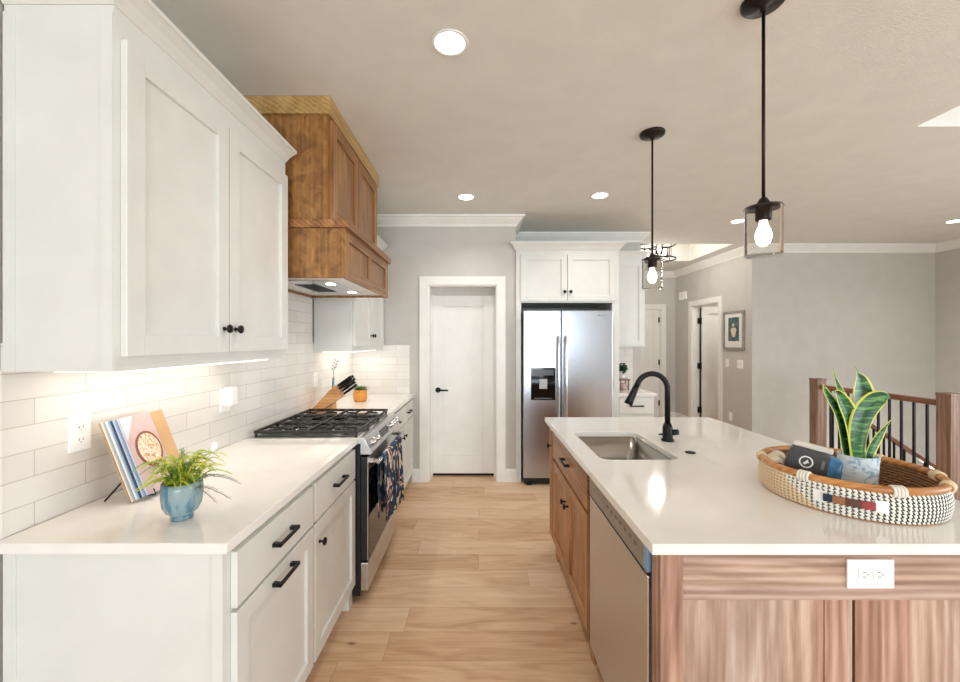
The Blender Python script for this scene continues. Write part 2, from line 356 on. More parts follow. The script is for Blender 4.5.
# ------------------------------------------------------------------ structure
XL, XR, YB = -1.318, 6.10, -6.0
YP, YF, YS, YE = 4.14, 4.80, 5.36, 7.46       # pantry wall, fridge wall, stair wall, hall end
XP, XA, XH = 0.37, 1.93, 3.646                 # pantry corner, alcove end, hall right wall
WX0, WY0 = 3.56, 3.02                          # stairwell opening
mb = MB()
mb.box(XL-.12, WX0, YB, YE+.2, -.2, 0); mb.box(WX0, XR+.1, YB, WY0, -.2, 0); mb.box(WX0, XR+.1, YS+.12, YE+.2, -.2, 0)
struct(mb.build('floor', 'floor'))
# ceiling slab with two raised trays
def slab(x0, x1, y0, y1, holes, z0, z1):
    xs = sorted({x0, x1, *[h[0] for h in holes], *[h[1] for h in holes]}); ys = sorted({y0, y1, *[h[2] for h in holes], *[h[3] for h in holes]})
    b = MB()
    for i in range(len(xs)-1):
        for j in range(len(ys)-1):
            cx, cy = (xs[i]+xs[i+1])/2, (ys[j]+ys[j+1])/2
            if any(h[0] < cx < h[1] and h[2] < cy < h[3] for h in holes): continue
            b.box(xs[i], xs[i+1], ys[j], ys[j+1], z0, z1)
    return b
TR = [(2.10, 3.36, 5.30, 6.42), (2.62, 5.5, -1.6, 2.40)]
b = slab(XL-.12, XR+.1, YB-.1, YE+.2, TR, CEIL, CEIL+.26)
b.box(XL-.12, XR+.1, YB-.1, YE+.2, CEIL+.26, CEIL+.34)
struct(b.build('ceiling', 'ceil'))
struct(MB().box(XL-.12, XL, YB, YE+.12, 0, CEIL).build('wall_left', 'wall'))
DX0, DX1, DZ = -.536, .176, 2.036              # pantry doorway
struct(MB().box(XL, DX0, YP, YP+.12, 0, CEIL).box(DX1, XP, YP, YP+.12, 0, CEIL).box(DX0, DX1, YP, YP+.12, DZ, CEIL).build('wall_pantry', 'wall'))
struct(MB().box(XP-.12, XP, YP+.12, YF, 0, CEIL).build('wall_alcove', 'wall'))
struct(MB().box(XP-.12, XA, YF, YF+.12, 0, CEIL).box(XA-.12, XA, YF+.12, YE, 0, CEIL).build('wall_far', 'wall'))
HX0, HX1, HZ = 2.63, 3.375, 2.05
struct(MB().box(XA-.12, HX0, YE, YE+.12, 0, CEIL).box(HX1, XR, YE, YE+.12, 0, CEIL).box(HX0, HX1, YE, YE+.12, HZ, CEIL).build('wall_hall_end', 'wall'))
RY0, RY1 = 6.10, 6.88                          # doorway in the hall's right wall
struct(MB().box(XH, XH+.12, YS, RY0, 0, CEIL).box(XH, XH+.12, RY1, YE, 0, CEIL).box(XH, XH+.12, RY0, RY1, HZ, CEIL).build('wall_hall_right', 'wall'))
struct(MB().box(XH+.12, XR+.12, YS, YS+.12, -2.7, CEIL).box(XH, XH+.12, YS, YS+.12, -2.7, 0).build('wall_stair', 'wall'))
struct(MB().box(5.3, 5.42, YS+.12, YE, 0, CEIL).build('wall_side_room', 'wall'))
struct(MB().box(XR, XR+.12, 1.7, YS, -2.7, CEIL).box(XR, XR+.12, YB, -3.0, 0, CEIL).box(XR, XR+.12, -3, 1.7, 0, .25).box(XR, XR+.12, -3, 1.7, 2.4, CEIL).build('wall_right', 'wall'))
struct(MB().box(XL, -1.75+.0, YB-.12, YB, 0, CEIL).box(2.95, XR, YB-.12, YB, 0, CEIL).box(XL, XR, YB-.12, YB, 2.4, CEIL).box(XL, XR, YB-.12, YB, 0, .1).build('wall_behind', 'wall'))
struct(MB().box(WX0-.1, WX0, WY0-.1, YS, -2.7, -.2).box(WX0, XR, WY0-.1, WY0, -2.7, -.2).box(WX0, XR, WY0, YS, -2.8, -2.7).build('wall_stairwell', 'wall'))
# unseen glazing behind the camera; right-wall windows added to light the island
def window(name, x0, x1, z0, z1, fr, nx):
    root = bpy.data.objects.new(name, None); COL.objects.link(root); W[root] = Matrix.Identity(4); root['kind'] = 'structure'
    f = MB(fr); f.box(x0, x1, 0, .06, z0, z0+.06).box(x0, x1, 0, .06, z1-.06, z1)
    for i in range(nx+1):
        x = x0+(x1-x0-.06)*i/nx; f.box(x, x+.06, .001, .059, z0+.06, z1-.06)
    f.build('window_frame', 'trim', root)
window('window_1', -1.3, 2.95, .1, 2.4, frame((0, YB-.09, 0), (1, 0, 0), (0, 1, 0)), 3)
window('window_2', -3.0, 1.7, .25, 2.4, frame((XR+.03, 0, 0), (0, 1, 0), (1, 0, 0)), 3)

# crown moulding and baseboards
CR = [(0, CEIL-.105), (.012, CEIL-.105), (.014, CEIL-.085), (.030, CEIL-.068), (.055, CEIL-.045), (.070, CEIL-.022), (.086, CEIL-.020), (.088, CEIL), (0, CEIL)]
struct(MB().sweep(CR, [(-.70, YP), (XP, YP), (XP, YF), (XA, YF), (XA, YE), (XH, YE), (XH, YS), (XR, YS), (XR, YB)]).build('trim_1', 'trim'))
struct(MB().sweep(CR, [(XL, 3.1), (XL, YP), (-.70, YP)]).build('trim_2', 'trim'))
BB = [(0, 0), (.014, 0), (.014, .115), (.008, .132), (0, .132)]
def base(name, path): struct(MB().sweep(BB, path).build(name, 'trim'))
base('baseboard_pantry_left', [(-.70, YP), (-.626, YP)])
base('baseboard_pantry_right', [(.266, YP), (XP, YP), (XP, YP+.01)])
base('baseboard_hall', [(XH, RY0-.1), (XH, YS)])
base('baseboard_hall_end', [(HX1+.09, YE), (XH, YE), (XH, RY1+.09)])
# door casings
def casing(name, x0, x1, z1, fr, w=.088, t=.018, jamb=.12):
    m = MB(fr); m.box(x0-w, x0, 0, t, 0, z1+w).box(x1, x1+w, 0, t, 0, z1+w).box(x0, x1, 0, t, z1, z1+w)
    m.box(x0-.001, x0+.014, -jamb, 0, 0, z1).box(x1-.014, x1+.001, -jamb, 0, 0, z1).box(x0+.014, x1-.014, -jamb, 0, z1-.014, z1+.001)
    return struct(m.build(name, 'trim', bevel=.0015))
FP = frame((0, YP, 0), (1, 0, 0), (0, -1, 0)); FE = frame((0, YE, 0), (1, 0, 0), (0, -1, 0)); FH = frame((XH, 0, 0), (0, 1, 0), (-1, 0, 0))
casing('trim_3', DX0, DX1, DZ, FP, jamb=.20)
casing('trim_4', HX0, HX1, HZ, FE); casing('trim_5', RY0, RY1, HZ, FH)

def shaker(m, u0, u1, z0, z1, y0, t=.019, rail=.058, rec=.012, top=None, bot=None, mid=0):
    """flat-panel door: stiles (slot 0), rails (slot 1)"""
    top = top or rail; bot = bot or rail
    m.cur = 0; m.box(u0, u0+rail, y0, y0+t, z0, z1).box(u1-rail, u1, y0, y0+t, z0, z1)
    m.cur = 1; m.box(u0+rail, u1-rail, y0, y0+t, z0, z0+bot).box(u0+rail, u1-rail, y0, y0+t, z1-top, z1)
    m.cur = 0; m.box(u0+rail-.001, u1-rail+.001, y0+.001, y0+t-rec, z0+bot-.001, z1-top+.001)
    return m
def slab_door(name, u0, u1, z0, z1, fr, y, hinge=None, lever=None, mats='trim'):
    root = bpy.data.objects.new(name, None); COL.objects.link(root); W[root] = Matrix.Identity(4); root['kind'] = 'structure'
    d = shaker(MB(fr), u0, u1, z0, z1, y, t=.035, rail=.115, rec=.016, bot=.20).build('door_panel', ['trim', 'trim'], root, bevel=.002)
    if lever:
        lu, lz, dr = lever; h = MB(fr)
        h.tube([(lu, y+.035, lz), (lu, y+.045, lz)], .028, 20); h.tube([(lu, y+.045, lz), (lu, y+.085, lz)], .010, 12)
        h.tube([(lu-.005*dr, y+.08, lz), (lu+.11*dr, y+.08, lz)], .009, 12)
        h.build('door_handle', 'black', root)
    if hinge:
        for z in hinge[1]:
            MB(fr).box(hinge[0]-.016, hinge[0]+.016, y+.033, y+.042, z-.045, z+.045).cyl((hinge[0], y+.043, z-.05), (hinge[0], y+.043, z+.05), .008, 10).build('hinge', 'black', root)
    return root
slab_door('door_1', DX0+.028, DX1-.028, .035, 1.945, FP, -.19, lever=(-.45, .93, 1))
struct(MB(FP).box(DX0+.014, DX1-.014, -.195, -.165, 1.948, DZ-.014).build('trim_6', 'wall'))
struct(MB(FP).box(DX0+.014, DX0+.027, -.195, -.15, 0, 1.948).box(DX1-.027, DX1-.014, -.195, -.15, 0, 1.948).build('trim_9', 'trim'))
struct(MB(FP).box(DX0, DX1, -.26, -.20, 0, .05).build('door_gap_shade', 'dark'))  # dark strip standing in for the shade under the pantry door
slab_door('door_2', HX0+.016, HX1-.016, .01, HZ-.016, FE, -.06, hinge=(HX1-.024, (.30, 1.06, 1.85)))
# open door in the hall's right-hand doorway, swung into the side room
FO = frame((0, RY1-.045, 0), (1, 0, 0), (0, -1, 0))
slab_door('door_3', XH+.135, XH+.135+.74, .01, HZ-.016, FO, 0)
hd = bpy.data.objects['door_3']
for z in (.28, 1.03, 1.80):
    MB().box(XH+.085, XH+.135, RY1-.050, RY1-.012, z-.05, z+.05).cyl((XH+.125, RY1-.052, z-.055), (XH+.125, RY1-.052, z+.055), .012, 10).build('hinge', 'black', hd)
MB().box(XH+.121, XH+.134, RY1-.040, RY1-.020, .01, HZ-.02).build('edge_gap', 'dark', hd)

# tile backsplash
XT = -1.31
struct(MB().box(XL, XT, 1.10, 2.11, .914, 1.45).box(XL, XT, 2.11, 3.12, .60, 1.80).box(XL, XT, 3.12, YP, .914, 1.45).box(XL, XT+.001, 1.094, 1.10, .914, 1.375).build('wall_tile_left', 'tile_l'))
struct(MB().box(XT, -.727, YP-.008, YP, .914, 1.414).build('wall_tile_far', 'tile_f'))
struct(MB().box(XP+1.06, XA-.1, YF-.008, YF, .914, 1.40).build('wall_tile_niche', 'tile_f'))

# ------------------------------------------------------------------ cabinet hardware and cabinets
def knob(fr, u, z, y, parent, mat='black'):
    m = MB(fr); 
    prof = [(0, 0), (.008, 0), (.008, .003), (.005, .005), (.005, .016), (.015, .019), (.017, .023), (.015, .028), (0, .030)]
    c = m.M @ Vector((u, y, z)); n = (m.M.to_3x3() @ Vector((0, 1, 0)))
    m2 = MB(); m2.lathe(prof, c, 20, axis=n); return m2.build('knob', mat, parent)
def pull(fr, u, z, y, parent, L=.14):
    m = MB(fr); t = .006
    for s in (-1, 1):
        m.prism([(u+s*L/2, y), (u+s*(L/2-.018), y), (u+s*(L/2-.014), y+.030), (u+s*(L/2), y+.030)], z-t*1.1, z+t*1.1, 'z')
    m.box(u-L/2, u+L/2, y+.022, y+.031, z-t, z+t)
    return m.build('pull', 'black', parent, bevel=.0015)
def drawer_front(fr, u0, u1, z0, z1, y0, parent, mats, pulls=1, kn=False, t=.019):
    m = MB(fr); m.cur = 1; m.box(u0, u1, y0, y0+t, z0, z1)
    d = m.build('drawer', mats, parent, bevel=.0025)
    if pulls: pull(fr, (u0+u1)/2, (z0+z1)/2, y0+t, d)
    return d
def cab_door(fr, u0, u1, z0, z1, y0, parent, mats, kn=None, pl=None, rail=.058):
    d = shaker(MB(fr), u0, u1, z0, z1, y0, rail=rail).build('door', mats, parent, bevel=.0018)
    if kn: knob(fr, kn[0], kn[1], y0+.019, d)
    if pl: pull(fr, pl[0], pl[1], y0+.019, d)
    return d
CW = ['cab', 'cab']
XC = -.706                                    # face of the left base cabinets
FL = frame((XC, 0, 0), (0, 1, 0), (1, 0, 0))
def left_base(u0, u1, label, kn=None, pl=None, foot=None, end=False):
    r = thing('base_cabinet', label, 'cabinet', (XC-.3, (u0+u1)/2, 0), 0, 'white base cabinets along the left wall')
    m = MB(FL); m.box(u0, u1, XT-XC+.001, 0, .10, .884); m.box(u0+.002, u1-.002, XT-XC+.003, -.055, 0, .10)
    m.build('body', 'cab', r, bevel=.001)
    a, c = (u0+.03 if end else u0+.008), u1-.008
    drawer_front(FL, a, c, .700, .860, 0.0005, r, CW)
    cab_door(FL, a, c, .115, .688, 0.0005, r, CW, kn=kn, pl=pl)
    if foot: MB(FL).box(foot-.055, foot, -.054, 0, 0, .099).build('foot', 'cab', r, bevel=.002)
    if end:   # finished end panel with an edge strip at the wall and a stile at the front
        e = MB(FL); e.box(u0-.004, u0, XT-XC+.002, XT-XC+.036, .0, .884); e.box(u0-.004, u0, -.030, 0, .0, .884); e.box(u0-.004, u0, XT-XC+.036, -.030, .0, .10)
        e.box(u0-.002, u0, XT-XC+.036, -.030, .86, .884)
        e.build('end_panel', 'cab', r, bevel=.0008)
    return r
left_base(1.10, 1.658, 'white base cabinet nearest the camera, with one drawer pull and one door pull', pl=(1.39, .648), end=True)
left_base(1.66, 2.213, 'white base cabinet between the pull-out cabinet and the gas range, round door knob', kn=(1.71, .60), foot=2.210)
left_base(3.003, 3.56, 'white base cabinet just beyond the gas range on the left', kn=(3.52, .60))
left_base(3.562, 4.125, 'white base cabinet against the pantry wall in the far left corner', kn=(3.62, .60))
o = MB().box(XT+.001, -.678, 1.07, 2.216, .884, .914).build('countertop', 'quartz', loc=(-1, 1.6, .884), bevel=.003)
tag(o, 'white quartz countertop left of the gas range, in the foreground', 'countertop', 'white quartz worktops')
o = MB().box(XT+.001, -.678, 3.0, YP-.009, .884, .914).build('countertop', 'quartz', loc=(-1, 3.6, .884), bevel=.003)
tag(o, 'short white quartz countertop beyond the gas range', 'countertop', 'white quartz worktops')

XU = -1.008                                   # face of the left upper cabinets
FU = frame((XU, 0, 0), (0, 1, 0), (1, 0, 0))
def crown_cab(parent, path, z0, z1, proj, mat='cab', side=1):
    pr = [(-.004, z0), (.004, z0), (.010, z0+.008), (proj*.45, z0+(z1-z0)*.45), (proj-.008, z1-.016), (proj, z1-.014), (proj, z1), (-.004, z1)]
    return MB().sweep(pr, path, side).build('crown', mat, parent)
def left_upper(u0, u1, split, label, ret):
    r = thing('wall_cabinet', label, 'cabinet', ((XT+XU)/2, (u0+u1)/2, 1.371), 0, 'white upper cabinets on the left wall')
    m = MB(FU); m.box(u0, u1, XT-XU+.001, 0, 1.371, 2.40)
    m.build('body', 'cab', r, bevel=.001)
    if ret: MB(FU).box(u0-.004, u0, XT-XU+.002, XT-XU+.034, 1.371, 2.36).box(u0-.004, u0, -.032, 0, 1.371, 2.36).build('side_strip', 'cab', r)
    cab_door(FU, u0+.02, split-.003, 1.412, 2.302, .0005, r, CW, kn=(split-.035, 1.503), rail=.064)
    cab_door(FU, split+.003, u1-.012, 1.412, 2.302, .0005, r, CW, kn=(split+.035, 1.503), rail=.064)
    crown_cab(r, [(XT+.002, u0), (XU, u0), (XU, u1)], 2.380, 2.437, .060, side=1)
    MB().box(XT+.03, XU-.04, u0+.1, u1-.1, 1.362, 1.3705).build('light_strip', emit('strip_glow_%d' % (u0*10), (255, 236, 212), 1.2), r)
    return r
left_upper(1.10, 2.072, 1.58, 'large white two-door wall cabinet in the left foreground above the cookbook', True)
left_upper(3.15, 4.125, 3.66, 'white two-door wall cabinet behind the wooden range hood, above the knife block', False)
area('strip_lamp_near', (-1.16, 1.57, 1.358), (0, 0, 0), .10, .75, 0.5, (1, .94, .87))
area('strip_lamp_far', (-1.16, 3.64, 1.358), (0, 0, 0), .10, .75, 0.5, (1, .94, .87))

# ------------------------------------------------------------------ range hood
r = thing('range_hood', 'large stained wooden range hood box above the gas range', 'range hood', (-1.0, 2.60, 1.79))
HY0, HY1 = 2.11, 3.09
m = MB(); m.cur = 0
m.box(XT, -.712, HY0, HY0+.019, 1.79, 2.052).box(XT, -.712, HY1-.019, HY1, 1.79, 2.052).box(XT, XT+.019, HY0+.019, HY1-.019, 1.79, 2.052)
m.build('lower_side', 'hood_x', r, bevel=.0015)
F2 = frame((-.731, 0, 0), (0, 1, 0), (1, 0, 0)); m = MB(F2)
mid = (HY0+HY1)/2
m.cur = 0; m.box(HY0+.019, HY0+.07, 0, .019, 1.79, 2.052).box(HY1-.07, HY1-.019, 0, .019, 1.79, 2.052).box(mid-.03, mid+.03, 0, .019, 1.85, 1.995)
m.cur = 1; m.box(HY0+.07, HY1-.07, 0, .019, 1.79, 1.85).box(HY0+.07, HY1-.07, 0, .019, 1.995, 2.052)
m.cur = 0; m.box(HY0+.07, mid-.03, .001, .008, 1.85, 1.995).box(mid+.03, HY1-.07, .001, .008, 1.85, 1.995)
m.build('lower_front', ['hood_z', 'hood_y'], r, bevel=.0015)
MB().box(XT, -.690, HY0-.02, HY1+.02, 2.052, 2.094).build('ledge', 'hood_y', r, bevel=.003)
MB().box(XT, -.808, HY0+.005, HY1+.005, 2.094, 2.65).build('upper_body', 'hood_x', r, bevel=.002)
F3 = frame((-.808, 0, 0), (0, 1, 0), (1, 0, 0))
MB(F3).box(HY0+.005, HY0+.032, 0, .006, 2.094, 2.648).build('face_stile', 'hood_z', r)
MB(F3).box(HY1-.022, HY1+.005, 0, .006, 2.094, 2.648).build('face_stile', 'hood_z', r)
for a, c in ((HY0+.034, mid-.004), (mid+.004, HY1-.024)):
    shaker(MB(F3), a, c, 2.105, 2.640, .0005, rail=.066).build('door', ['hood_z', 'hood_y'], r, bevel=.002)
MB().box(XT, -.787, HY0-.015, HY1+.025, 2.650, CEIL-.001).build('crown', 'hood_crown', r, bevel=.003)
m = MB(); m.box(XT+.02, -.733, HY0+.02, HY1-.02, 1.805, 1.815); m.build('liner', 'chrome' if 0 else 'plastic', r)
m = MB(); m.box(-1.16, -.86, 2.28, 2.92, 1.797, 1.805); ins = m.build('fan_insert', 'chrome', r, bevel=.002)
m = MB()
for i in range(14): m.box(-1.12, -.99, 2.42+i*.026, 2.428+i*.026, 1.795, 1.797)
m.build('filter', 'black_panel', ins)
for y in (2.40, 2.80): MB().lathe([(0, 1.794), (.028, 1.794), (.03, 1.798)], (-.895, y, 0), 20).build('lamp_lens', 'bulb_s', ins)
for y in (2.40, 2.80):
    l = bpy.data.lights.new('hood_lamp', 'SPOT'); l.energy = 6; l.spot_size = 2.2; l.spot_blend = .8; l.shadow_soft_size = .03; l.color = (1, .95, .90)
    lo = bpy.data.objects.new('hood_lamp', l); COL.objects.link(lo); lo.location = (-.895, y, 1.785)

# ------------------------------------------------------------------ gas range
r = thing('gas_range', 'stainless slide-in gas range with black grates between the left cabinets', 'range', (-.98, 2.608, 0))
Y0, Y1 = 2.219, 2.997
MB().box(XT+.002, -.665, Y0, Y1, .04, .884).build('body', 'black_panel', r, bevel=.002)
for x in (-1.2, -.74):
    for y in (Y0+.05, Y1-.05): MB().cyl((x, y, 0), (x, y, .04), .018, 12).build('foot', 'black', r)
MB().box(XT+.002, -.655, Y0, Y1, .884, .916).build('cooktop', 'steel_y', r, bevel=.004)
MB().box(-1.265, -.69, Y0+.03, Y1-.03, .916, .919).build('burner_tray', 'black_panel', r, bevel=.001)
cx = [(-1.13, Y0+.17, .05), (-.84, Y0+.17, .042), (-.98, (Y0+Y1)/2, .045), (-1.13, Y1-.17, .036), (-.84, Y1-.17, .055)]
for x, y, q in cx:
    bo = MB().lathe([(0, .919), (q, .919), (q, .928), (q*.8, .932), (0, .932)], (x, y, 0), 24).build('burner', 'chrome', r)
    MB().lathe([(0, .932), (q*.72, .932), (q*.75, .938), (q*.6, .942), (0, .942)], (x, y, 0), 24).build('burner_cap', 'iron', bo)
for k in range(3):
    a = Y0+.022+k*.2445; c = a+.241; m = MB(); zt = .953; t = .006
    x0, x1 = -1.268, -.684
    for y in (a, c-.012): m.box(x0, x1, y, y+.012, zt-.016, zt)
    for x in (x0, x1-.012, (x0+x1)/2-.006): m.box(x, x+.012, a+.012, c-.012, zt-.015, zt-.001)
    ym = (a+c)/2
    for xc in ((-1.13, -.84) if k != 1 else (-.98, -1.13, -.84)):
        m.box(xc-.11, xc-.03, ym-.005, ym+.005, zt-.012, zt-.002); m.box(xc+.03, xc+.11, ym-.005, ym+.005, zt-.012, zt-.002)
        for sx in (-1, 1):
            for sy in (-1, 1): m.tube([(xc+sx*.03, ym+sy*.03, zt-.006), (xc+sx*.09, ym+sy*.105, zt-.006)], .0055, 6)
    for x in (x0+.005, x1-.017):
        for y in (a+.001, c-.012): m.box(x, x+.011, y, y+.011, .919, zt-.010)
    for x in [x0+.06+i*.055 for i in range(9)]: m.box(x, x+.007, a+.012, a+.045, zt-.013, zt-.003); m.box(x, x+.007, c-.045, c-.012, zt-.013, zt-.003)
    m.build('grate', 'iron', r, bevel=.001, seg=1)
cp = MB().prism([(-.665, .915), (-.640, .915), (-.600, .835), (-.605, .825), (-.665, .825)], Y0, Y1).build('control_panel', 'steel_y', r, bevel=.003)
nrm = Vector((.08, 0, .040)).normalized()
for y in (Y0+.075, Y0+.155, Y1-.235, Y1-.155, Y1-.075):
    p = Vector((-.620, y, .875))
    kb = MB().lathe([(0, 0), (.022, 0), (.022, .004), (.018, .006), (.016, .028), (0, .029)], p, 24, axis=nrm).build('dial', 'chrome', cp)
MB(Matrix.Identity(4)).prism([(-.630, .895), (-.6282, .896), (-.6082, .856), (-.610, .855)], Y0+.27, Y0+.46).build('display', 'black_gloss', cp)
d = MB().box(-.664, -.627, Y0+.004, Y1-.004, .235, .812).build('oven_door', 'black_panel', r, bevel=.002)
MB().box(-.627, -.622, Y0+.004, Y1-.004, .235, .812).build('door_skin', 'steel_y', d, bevel=.0015)
MB().box(-.622, -.6195, Y0+.012, Y1-.012, .240, .735).build('door_glass', 'black_gloss', d)
m = MB(); m.tube([(-.572, Y0+.03, .778), (-.572, Y1-.03, .778)], .0125, 14)
for y in (Y0+.06, Y1-.06): m.box(-.622, -.572, y-.012, y+.012, .768, .788)
m.build('handle', 'chrome', d)
MB().box(-.664, -.622, Y0+.004, Y1-.004, .068, .222).build('storage_drawer', 'steel_y', r, bevel=.004)

# patterned tea towel folded over the oven handle
M['towel'] = blots('floral_cloth', [(0, (16, 20, 32)), (.34, (224, 218, 206)), (.37, (228, 220, 206)), (.40, (20, 28, 48)), (.49, (24, 36, 60)), (.52, (40, 76, 116)), (.57, (22, 32, 54)), (.60, (234, 226, 212)), (.65, (214, 118, 94)), (.70, (24, 30, 40))], 8.5, .85, stretch=(1, 1, .8))
m = MB(); m.smooth = True; ny = 30; prof = []
def towel_pt(i, j, off):
    y = 2.31+.50*i/ny; w = .006*math.sin(i*.9)+.004*math.sin(i*2.1+1)
    segs = [(-.588, .42+.0), (-.590, .55), (-.592, .66), (-.590, .745), (-.583, .766), (-.572, .7705), (-.561, .766), (-.554, .745), (-.550, .60), (-.545, .50), (-.542, .405-.07*i/ny)]
    x, z = segs[j]; k = abs(j-5)/5; z += .0235 if 3 <= j <= 7 else .01
    return (x+w*k*(1 if j > 5 else -.3)+off*(1 if j > 5 else 0), y+.02*k*math.sin(j)*.3, z)
vs = [towel_pt(i, j, 0) for i in range(ny+1) for j in range(11)]
m.add(vs, [(i*11+j, i*11+j+1, (i+1)*11+j+1, (i+1)*11+j) for i in range(ny) for j in range(10)])
o = m.build('tea_towel', 'towel', loc=(-.57, 2.6, .77)); tag(o, 'navy floral tea towel hanging over the oven door handle', 'towel')
so = o.modifiers.new('s', 'SOLIDIFY'); so.thickness = .003; so.offset = 1

# ------------------------------------------------------------------ island
XI = .490                                     # door plane, left face of the island
FI = frame((XI+.0195, 0, 0), (0, 1, 0), (-1, 0, 0))
IW = ['isl_z', 'isl_y']
XI2 = 1.33
r = thing('island_cabinet', 'stained wooden sink cabinet in the island beyond the dishwasher', 'cabinet', (.85, 2.25, 0), 0, 'wooden island cabinets')
m = MB(FI); m.box(1.80, 2.70, -.019, 0, .10, .70); m.box(1.80, 2.70, -.019, 0, .845, .8835)   # face frame
m.box(1.80, 1.82, -.60, 0, .10, .8835); m.box(2.68, 2.699, -.60, -.019, .10, .8835); m.box(1.82, 2.68, -.60, -.019, .10, .12)
m.build('body', 'isl_z', r, bevel=.001)
MB(FI).box(1.80, 2.70, -.58, -.06, 0, .10).build('toe_kick', 'isl_y', r)
drawer_front(FI, 1.835, 2.685, .675, .865, .0005, r, IW)
mid = 2.26
cab_door(FI, 1.835, mid-.002, .115, .655, .0005, r, IW, kn=(mid-.035, .535)); cab_door(FI, mid+.002, 2.685, .115, .655, .0005, r, IW, kn=(mid+.035, .535))
for u in (1.83, 2.67): MB(FI).prism([(u-.03, 0), (u+.02, 0), (u+.03, .10), (u-.03, .10)], -.055, 0, 'y').build('foot', 'isl_z', r, bevel=.002)
r = thing('island_cabinet', 'narrow wooden pull-out cabinet at the far end of the island', 'cabinet', (.85, 2.77, 0), 0, 'wooden island cabinets')
MB(FI).box(2.702, 2.822, -.60, 0, .10, .8835).build('body', 'isl_z', r, bevel=.001)
MB(FI).box(2.702, 2.822, -.58, -.06, 0, .10).build('toe_kick', 'isl_y', r)
cab_door(FI, 2.708, 2.816, .115, .865, .0005, r, IW, pl=None, kn=(2.76, .735), rail=.03)
# back carcass (seating side) and the panelled end
r = thing('kitchen_island', 'wooden panelled island end with staved boards, facing the camera', 'cabinet', (1.0, 1.10, 0))
MB().box(1.115, 1.33, 1.145, 2.822, 0, .8835).build('back_box', 'isl_z', r)
YN = 1.085
MB().box(.490, .552, YN, 1.143, 0, .8835).build('corner_post', 'end_z', r, bevel=.002)
m = MB(); m.box(.552, 1.595, YN+.001, YN+.04, .752, .8835); m.build('top_rail', 'end_x', r, bevel=.001)
def endp(a, c):
    f = MB(); f.box(a, a+.075, YN+.002, YN+.04, 0, .752).box(c-.075, c, YN+.002, YN+.04, 0, .752).box(a+.075, c-.075, YN+.002, YN+.04, 0, .11)
    f.box(a+.075, c-.075, YN+.005, YN+.03, .11, .752)
    return f.build('end_panel', 'end_z', r, bevel=.0012)
endp(.552, 1.012); endp(1.020, 1.50)
MB().box(1.012, 1.020, YN+.012, YN+.04, 0, .752).build('panel_gap', 'dark', r)
MB().box(1.502, 1.56, YN+.002, 1.143, 0, .752).build('corner_post', 'end_z', r, bevel=.002)
MB().box(.553, 1.50, YN+.041, 1.143, 0, .883).build('backing', 'isl_z', r)
# countertop with sink cut-out
SX0, SX1, SY0, SY1 = .555, .922, 1.828, 2.390
def ring_top(x0, x1, y0, y1, hx0, hx1, hy0, hy1, z0, z1, rad=.05, n=6):
    def rr(a, b, c, d, q):
        pts = []
        for cx_, cy_, s in ((b-q, d-q, 0), (a+q, d-q, 1), (a+q, c+q, 2), (b-q, c+q, 3)):
            for i in range(n+1):
                w = PI/2*s+PI/2*i/n; pts.append((cx_+q*math.cos(w), cy_+q*math.sin(w)))
        return pts
    inn = rr(hx0, hx1, hy0, hy1, rad); out = rr(x0, x1, y0, y1, .0015); k = len(inn); m = MB()
    vs = [(x, y, z1) for x, y in out]+[(x, y, z1) for x, y in inn]+[(x, y, z0) for x, y in out]+[(x, y, z0) for x, y in inn]
    fs = []
    for i in range(k):
        j = (i+1) % k
        fs += [(i, j, k+j, k+i), (2*k+i, 3*k+i, 3*k+j, 2*k+j), (i, 2*k+i, 2*k+j, j), (k+i, k+j, 3*k+j, 3*k+i)]
    return m.add(vs, fs), inn
m, inn = ring_top(.460, 1.63, 1.067, 2.845, SX0, SX1, SY0, SY1, .884, .914)
o = m.build('countertop', 'quartz', loc=(1.05, 1.95, .884), bevel=.003)
tag(o, 'large white quartz island top with a sink cut-out', 'countertop')
r = thing('sink', 'undermount stainless steel sink set in the island top', 'sink', (.73, 2.1, .70))
m = MB(); k = len(inn); cxs, cys = (SX0+SX1)/2, (SY0+SY1)/2; vs = []
lv = [(1.0, .883), (1.0, .72), (.985, .700), (.95, .690), (.12, .684)]
lv2 = [(.93, .681), (1.0, .690), (1.02, .72), (1.02, .883)]
for sc_, z in lv: vs += [(cxs+(x-cxs)*sc_, cys+(y-cys)*sc_, z) for x, y in inn]
m.smooth = True
m.add(vs, [(a*k+i, a*k+(i+1) % k, (a+1)*k+(i+1) % k, (a+1)*k+i) for a in range(len(lv)-1) for i in range(k)])
m.add([vs[(len(lv)-1)*k+i] for i in range(k)], [tuple(range(k))])
o = m.build('bowl', 'sink', r); s = o.modifiers.new('s', 'SOLIDIFY'); s.thickness = .0015; s.offset = -1
MB().lathe([(0, .686), (.035, .686), (.045, .689), (.045, .685)], (cxs, cys, 0), 24).build('drain', 'chrome', r)
